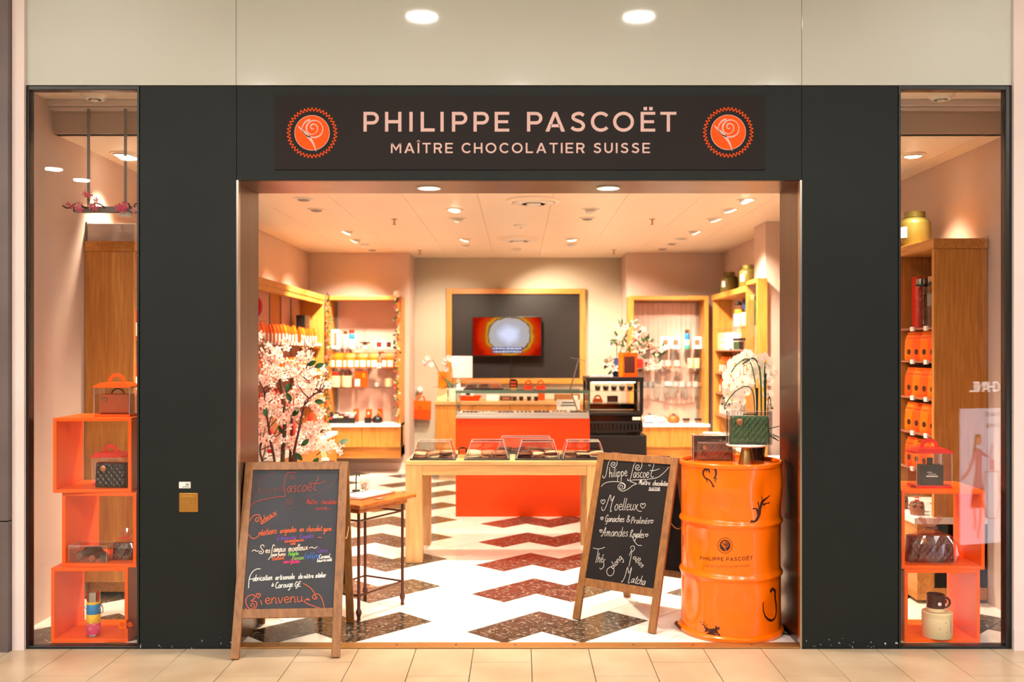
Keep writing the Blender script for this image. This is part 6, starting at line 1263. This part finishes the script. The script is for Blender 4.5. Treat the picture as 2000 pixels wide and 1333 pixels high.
carton('cream_box', 'cream box beside the orchid on the service counter', (cx_(864,11.25),11.25,zc2), .12, .08, .14, 'cream', None)
t = thing('till_terminal', 'white till terminal with a tilted screen on the service counter', 'till', (cx_(895,11.55),11.55,zc2)); MB().prism([(-.15,0),(.15,0),(.13,.14),(-.13,.14)], -.08, .1).build('base', 'white', t, bevel=.004); MB().box(-.02,.02,.03,.05,.14,.32).build('stand', 'white', t); MB().box(-.08,.17,.0,.025,.26,.52).build('screen', 'pillar_white', t, bevel=.003); MB().box(-.12,-.02,-.06,.02,.14,.19).build('printer', 'grey', t, bevel=.003)
carton('card_reader', 'small dark card reader right of the till', (cx_(917,11.4),11.4,zc2), .1, .1, .12, 'white', 'black', face=(.1,.6,.5,.9), cat='card reader'); t = carton('orange_bag_small', 'orange card bag behind the orchid on the service counter', (cx_(864,11.6),11.6,zc2), .1, .05, .34, 'orange_pouch2', None, cat='bag')
t = thing('orange_tray', 'wide orange tray on the service counter behind the glass case', 'tray', (cx_(917),11.3,zc2)); MB().lathe([(.1,0),(.13,.06),(.125,.06),(.095,.005),(1e-6,.005)],32).xf(Matrix.Diagonal((1.1,.6,1,1))).build('bowl', 'orange_panel', t, smooth=True)
for i, px in enumerate((1005,1018,1033,1047)): lathe_thing('dark_cup', ('first','second','third','fourth')[i]+' small dark cup from the left on the service counter', 'cup', (cx_(px),11.25,zc2), [('cup','choco_black',[(.02,0),(.028,.05),(.025,.05),(.018,.004),(1e-6,.004)]), ('rim','choco',[(.0285,.046),(.030,.05),(.0285,.052)])])
carton('wooden_crate', 'low brown wooden crate at the right end of the service counter', (cx_(1108),11.35,zc2), .3, .15, .075, 'wood_frame', 'paper', face=(.72,.9,.2,.8), cat='crate'); carton('orange_box', 'small orange box behind the dark cups', (cx_(1058),11.4,zc2), .08, .06, .1, 'orange_panel', None); carton('white_parcel', 'crumpled white parcel on the service counter', (cx_(962),11.3,zc2), .14, .1, .07, 'white', None, cat='parcel'); carton('dark_box', 'flat dark box beside the white parcel on the counter', (cx_(988),11.35,zc2), .14, .1, .05, 'choco', 'choco_tan')
# ---------------------------------------------------------------- display case
t = thing('display_case', 'bright orange counter with a glass chocolate case on top', 'display case', (0,0,0)); x0, x1, yf, yr = PX(890,8.68), PX(1152,8.68), 8.68, 9.22
MB().box(x0,x1,yf,yr,0,.885).build('body', 'orange_panel', t, bevel=.002)
MB().box(x0+.005,x1-.005,yf-.012,yr,.887,.915).build('steel_base', 'satin_steel', t, bevel=.003); MB().box(x0+.01,x1-.01,yf-.002,yf+.02,.915,.94).build('steel_rail', 'satin_steel', t, bevel=.003)
MB().box(x0+.02,x1-.02,yf+.02,yr-.02,.915,.925).build('deck', 'white', t)
zt = 1.125
MB().box(x0+.012,x1-.012,yf+.004,yf+.010,.95,zt).build('front_glass', 'glass', t)
for s in (x0+.006, x1-.012): MB().box(s,s+.006,yf+.012,yr-.01,.917,zt).build('side_glass', 'shelf_glass', t)
MB().box(x0,x1,yf,yr,zt,zt+.012).build('top_glass', 'shelf_glass', t); MB().box(x0,x1,yf-.006,yf+.004,zt-.012,zt+.014).build('top_edge', 'glass_edge', t)
for s in (x0+.003, x1-.009):
    for yy in (yf-.002, yr-.014): MB().box(s,s+.008,yy,yy+.008,.917,zt).build('glass_corner', 'glass_edge', t)
MB().box(x0,x1,yr-.012,yr,zt-.008,zt).build('rear_edge', 'satin_steel', t)
for s in (x0+.03, x1-.03): MB().lathe([(.006,0),(.006,.05),(.014,.055),(.014,.07),(1e-6,.075)], 12, (s,yf+.04,.926)).build('clamp', 'chrome', t, smooth=True)
MB().bar((x1-.10,yf+.1,.93),(x1-.16,yf+.14,zt), .008, .008).build('stay', 'chrome', t); MB().bar((x1-.17,yf+.14,zt+.014),(x1-.09,yf+.14,zt+.30), .012, .012).build('lid_stay', 'steel_edge', t); MB().bar((x1-.17,yf+.14,zt+.31),(x1-.03,yf+.14,zt+.28), .03, .006).build('lid_arm', 'steel_edge', t)
cm = [MB().box(-.012,.012,-.012,.012,0,.016).mesh('chocolate', m, bevel=.003) for m in ('choco','choco_tan','choco_red','cream')]
for k in range(7):
    tr = thing('praline_tray', ('first','second','third','fourth','fifth','sixth','seventh')[k]+' praline tray from the left inside the glass case', 'tray', (x0+.12+k*.165,yf+.16,.9255)); MB().box(-.075,.075,-.11,.11,0,.006).build('plate', 'white' if k % 2 else 'chrome', tr)
    for i in range(4):
        for j in range(5): o = obj('praline', cm[(k*3+j) % 4], tr, (-.054+.036*i, -.084+.042*j, .0062))
t = thing('notice_card', 'white notice card with two lines inside the glass case', 'card', (PX(1110,9.1),9.1,.9255)); MB().box(-.11,.11,0,.003,0,.11).build('card', 'paper', t); MB().box(-.06,.06,-.001,0,.075,.085).box(-.07,.07,-.001,0,.05,.06).build('print', 'ink', t); MB().box(-.05,.05,-.02,.03,-.0,.004).build('foot', 'acrylic', t)
ztop = zt+.0125
def cover_tray(label, loc, w, d, h, rz=0, m='black'):
    t = thing('covered_tray', label, 'tray', loc, rz); MB().box(-w/2,w/2,-d/2,d/2,0,.012).build('tray', m, t, bevel=.003)
    i = .012; q = .035
    lo_ = [(-w/2+i,-d/2+i),(w/2-i,-d/2+i),(w/2-i,d/2-i),(-w/2+i,d/2-i)]; hi = [(-w/2+i+q,-d/2+i+q*1.6),(w/2-i-q,-d/2+i+q*1.6),(w/2-i-q,d/2-i-q),(-w/2+i+q,d/2-i-q)]
    vs = [(x,y,.0125) for x, y in lo_]+[(x,y,h) for x, y in hi]; mb = MB().add(vs, [(4,5,6,7),(0,1,5,4),(1,2,6,5),(2,3,7,6),(3,0,4,7)])
    vs2 = [(x*.985,y*.985,.0125) for x, y in lo_]+[(x*.985,y*.985,h-.003) for x, y in hi]; mb.add(vs2, [(4,7,6,5),(0,4,5,1),(1,5,6,2),(2,6,7,3),(3,7,4,0)]); cv = mb.build('cover', 'acrylic', t, recalc=False)
    H4 = [(x,y,h) for x, y in hi]; L4 = [(x,y,.0125) for x, y in lo_]
    for k in range(4): MB().tube([H4[k],H4[(k+1)%4]], .0016, 5).build('cover_edge', 'film_edge', cv); MB().tube([L4[k],H4[k]], .0016, 5).build('cover_edge', 'film_edge', cv)
    return t
def slabs(label, group, loc, w, d, n, mats, rz=0):
    ms = []
    for m in mats:
        P = [(.055*math.cos(a_)*RND.uniform(.7,1.1), .035*math.sin(a_)*RND.uniform(.7,1.1)) for a_ in [2*PI*i/7 for i in range(7)]]; ms.append(MB().slab(P, -.006, .006).mesh('slab_piece', m, bevel=.0015))
    k = max(1, int(w/.085))
    for i in range(n):
        col = i % k; row = (i//k) % 3; lay = i//(k*3)
        o = obj('chocolate_piece', ms[i % len(ms)], None, (loc[0]-w/2+.05+col*(w-.1)/max(1,k-1), loc[1]-d/2+.05+row*(d-.1)/2, loc[2]+.0195+lay*.02), (RND.uniform(-.12,.12),RND.uniform(-.12,.12),RND.uniform(-.5,.5))); tag(o, label, 'chocolate', group)
ct = cover_tray('clear covered tray of chocolate standing on the glass case', (PX(945,8.95),8.95,ztop), .37, .2, .075); slabs('brown chocolate piece under the cover on the glass case', 'chocolate on the case', (PX(945,8.95),8.95,ztop), .33, .18, 12, ['choco','choco_red','choco_orange'])
def price_sign(label, loc, w, h):
    t = thing('price_sign', label, 'price sign', loc); MB().prism([(-w/2,0.02),(w/2,.02),(w/2,h*.85),(w*.2,h),(-w*.2,h),(-w/2,h*.85)], -.003, .003).build('board', 'black', t); MB().box(-w*.35,w*.35,-.02,.02,0,.02).build('foot', 'bamboo', t, bevel=.002)
    mb = MB()
    for z, n in ((h*.7,4),(h*.4,5)):
        for i in range(n): mb.box(-w*.36+i*w*.72/n,-w*.36+(i+.7)*w*.72/n,-.0038,-.003,z-.008,z+.01)
    tag(mb.build('lettering', 'emblem_orange', t), kind='stuff'); return t
price_sign('small black price sign with orange lettering on the glass case', (PX(1003,8.85),8.85,ztop), .075, .1)
for px, lab in ((1032,'orange handled card basket on the glass case, left one'), (1056,'orange handled card basket on the glass case, right one')):
    t = thing('card_basket', lab, 'basket', (PX(px,9.0),9.0,ztop)); MB().hexa([(-.045,-.03,0),(.045,-.03,0),(.045,.03,0),(-.045,.03,0),(-.04,-.02,.035),(.04,-.02,.035),(.04,.02,.035),(-.04,.02,.035)]).build('basket_body', 'orange_panel', t); MB().tube([(.03*math.cos(q),0,.034+.045*math.sin(q)) for q in [PI*i/10 for i in range(11)]], .007, 8).build('handle', 'orange', t, smooth=True)
# ---------------------------------------------------------------- fridge case on its dark cabinet
t = thing('dark_cabinet', 'dark brown low cabinet under the refrigerated case', 'cabinet', (0,0,0)); MB().box(.665,1.235,9.28,9.9,.0,.68).build('carcass', 'wall_board', t, bevel=.003); MB().box(.67,1.23,9.262,9.28,.05,.675).build('door', 'wall_board', t, bevel=.002)
t = thing('refrigerated_case', 'black refrigerated display case with lit glass shelves', 'display fridge', (0,0,0)); x0, x1, yf, yr, z0, z1 = .66, 1.20, 9.30, 9.80, .682, PZ(737,9.3)
for xx in (x0+.03,x1-.05):
    for yy in (yf+.04,yr-.06): MB().box(xx,xx+.03,yy,yy+.03,z0,z0+.03).build('foot', 'black', t)
zg = PZ(812,9.3); MB().box(x0,x1,yf,yr,z0+.03,z0+.03+.10).build('motor_grille', 'black', t, bevel=.004)
for k in range(14): MB().box(x0+.03+k*.036,x0+.045+k*.036,yf-.004,yf,z0+.05,z0+.11).build('grille_bar', 'black_gloss', t)
MB().box(x0+.03,x1-.03,yr-.035,yr-.03,zg+.03,zg+.1).build('rear_plate', 'black_gloss', t); MB().box(x0+.01,x1-.01,yf+.01,yr,z0+.13,zg).build('lower_panel', 'black_gloss', t); MB().box(x1-.10,x1-.02,yf+.006,yf+.01,zg-.045,zg-.015).build('badge', 'paper', t)
MB().box(x0-.008,x1+.008,yf-.01,yr,z1-.045,z1).build('top', 'black', t, bevel=.004); MB().box(x0,x1,yf,yr,zg,zg+.025).build('sill', 'black', t, bevel=.003)
for xx in (x0-.004,x1-.03):
    for yy in (yf-.004,yr-.03): MB().box(xx,xx+.034,yy,yy+.03,zg+.025,z1-.045).build('post', 'black', t)
MB().box(x0+.022,x1-.022,yf+.006,yf+.012,zg+.025,z1-.03).build('front_glass', 'glass', t); MB().box(x0+.006,x0+.01,yf+.025,yr-.025,zg+.025,z1-.03).build('side_glass', 'shelf_glass', t); MB().box(x1-.01,x1-.006,yf+.025,yr-.025,zg+.025,z1-.03).build('side_glass', 'shelf_glass', t)
MB().box(x0+.06,x1-.06,yf+.1,yf+.13,z1-.06,z1-.046).build('light_tube', 'case_light', t)
zsh = (PZ(787,9.4), PZ(764,9.4))
for z in zsh: MB().box(x0+.025,x1-.025,yf+.02,yr-.03,z-.008,z).build('glass_shelf', 'shelf_glass', t)
for i in range(5): lathe_thing('dessert_cup', ('first','second','third','fourth','fifth')[i]+' dark dessert cup from the left in the refrigerated case', 'cup', (x0+.12+i*.08,yf+.2,zsh[1]+.0005), [('cup','choco',[(.022,0),(.03,.04),(1e-6,.04)]), ('cream_top','cream',[(.03,.04),(.026,.05),(1e-6,.055)])])
t = thing('card_basket', 'orange handled basket inside the refrigerated case', 'basket', (x0+.12,yf+.2,zsh[0]+.0005)); MB().hexa([(-.05,-.03,0),(.05,-.03,0),(.05,.03,0),(-.05,.03,0),(-.04,-.02,.035),(.04,-.02,.035),(.04,.02,.035),(-.04,.02,.035)]).build('basket_body', 'orange', t); MB().tube([(.03*math.cos(q),0,.034+.03*math.sin(q)) for q in [PI*i/10 for i in range(11)]], .008, 8).build('handle', 'orange_pouch2', t, smooth=True)
carton('dark_box', 'dark box on the lower glass shelf of the refrigerated case', (x0+.27,yf+.25,zsh[0]+.0005), .1, .08, .06, 'black', 'choco')
zf = z1+.0005
t = carton('window_box', 'orange box with a dark chocolate window on the refrigerated case', (PX(1226,9.45),9.45,zf), .18, .09, .235, 'orange_panel', 'choco', face=(.28,.86,.15,.85)); MB().box(-.092,-.05,-.0465,-.045,.0,.235).build('side_band', 'orange_pouch2', t)
for k in range(4): MB().bar((-.02+.02*k,-.048,.06),(.03*(k-1.5),-.048,.19), .014, .004).build('chocolate_stick', 'choco_red', t)
t = thing('magnolia_vase', 'blue white vase of pale magnolia branches on the refrigerated case', 'vase', (PX(1204,9.62),9.62,zf)); mx0 = PX(1204,9.62)
def mw(px, py, dy=0): return Vector((PX(px,9.62)-mx0, dy, PZ(py,9.62)-zf))
MB().lathe([(.03,0),(.05,.05),(.05,.1),(.025,.15),(.03,.18)], 20).build('vase', 'navy', t, smooth=True)
mm = [blossom_mesh('blossom', .05, m, 'pistil', cup=.6) for m in ('petal_white','petal_white','petal_blush')]; ml = leaf_mesh('leaf', .07, .024, 'leaf')
for tip in ((1197,710),(1205,665),(1225,645),(1250,655),(1265,675),(1280,680),(1270,712),(1240,680),(1218,690)):
    P = [mw(1204,722),(mw(1204,722)+mw(*tip))/2+Vector((0,0,.04)),mw(*tip,-.02)]; MB().tube(crom(P,5), .004, 6).build('branch', 'twig', t, smooth=True)
    for k in range(4): o = obj('blossom', RND.choice(mm), t, mw(tip[0]+RND.uniform(-14,14),tip[1]+RND.uniform(-12,12),RND.uniform(-.05,.05))); face(o, Vector((RND.uniform(-.8,.8),-1,RND.uniform(-.3,.7))), RND.uniform(0,6)); s_ = RND.uniform(.7,1.1); o.scale = (s_,)*3
    for k in range(6): o = obj('leaf', ml, t, mw(tip[0]+RND.uniform(-16,16),tip[1]+RND.uniform(-14,14),RND.uniform(-.05,.02))); face(o, Vector((RND.uniform(-1,1),-1,RND.uniform(-1,1))), RND.uniform(0,6))
t = thing('paper_stack', 'blue and white paper pile on the refrigerated case', 'paper', (PX(1175,9.4),9.4,zf)); MB().box(-.12,.1,-.06,.06,0,.018).build('sheets', 'paper', t)
for k in range(12): MB().box(-.11+.017*k,-.10+.017*k,-.0605,-.06,.004,.014).build('print', 'navy', t)
# ---------------------------------------------------------------- oak table with covered trays
t = thing('oak_table', 'long pale oak table in the middle of the shop', 'table', (0,0,0)); x0, x1, yf, yr = PX(793,6.83), .60, 6.78, 7.52; zt = .72
MB().box(x0,x1,yf,yr,zt-.03,zt).build('tabletop', 'wood_light', t, bevel=.003)
MB().box(x0+.12,x1-.12,yf+.008,yf+.04,zt-.10,zt-.031).build('apron', 'wood_light', t, bevel=.002); MB().box(x0+.12,x1-.12,yr-.04,yr-.008,zt-.10,zt-.031).build('apron', 'wood_light', t, bevel=.002)
for xx in (x0,x1-.12):
    for yy in (yf+.003,yr-.123): MB().box(xx+.001,xx+.119,yy,yy+.12,0,zt-.031).build('leg', 'wood_light_v', t, bevel=.003)
zt += .0005
for px, lab, ms in ((848,'first covered chocolate tray from the left on the oak table',['choco_milk','cream','choco_milk','choco']), (952,'second covered chocolate tray from the left on the oak table',['cream','choco_milk','choco_tan']), (1050,'third covered chocolate tray from the left on the oak table',['choco','choco_tan','cream','choco_red']), (1139,'fourth covered chocolate tray from the left on the oak table',['choco_milk','choco','cream','choco_tan'])):
    X = PX(px,6.95); cover_tray(lab, (X,6.98,zt), .325, .30, .125); slabs('chocolate piece in the '+lab.split(' ')[0]+' covered tray on the oak table', 'chocolate in the '+lab.split(' ')[0]+' tray', (X,6.98,zt), .29, .26, 18, ms)
X = PX(1027,7.36); cover_tray('wide covered chocolate tray in the back row of the oak table', (X,7.36,zt), .46, .24, .12); slabs('chocolate piece in the wide rear tray on the oak table', 'chocolate in the rear tray', (X,7.36,zt), .42, .2, 15, ['choco','choco_red','choco_tan'])
price_sign('small black price sign with orange lettering on the oak table', (PX(903,6.98),7.02,zt), .065, .075)
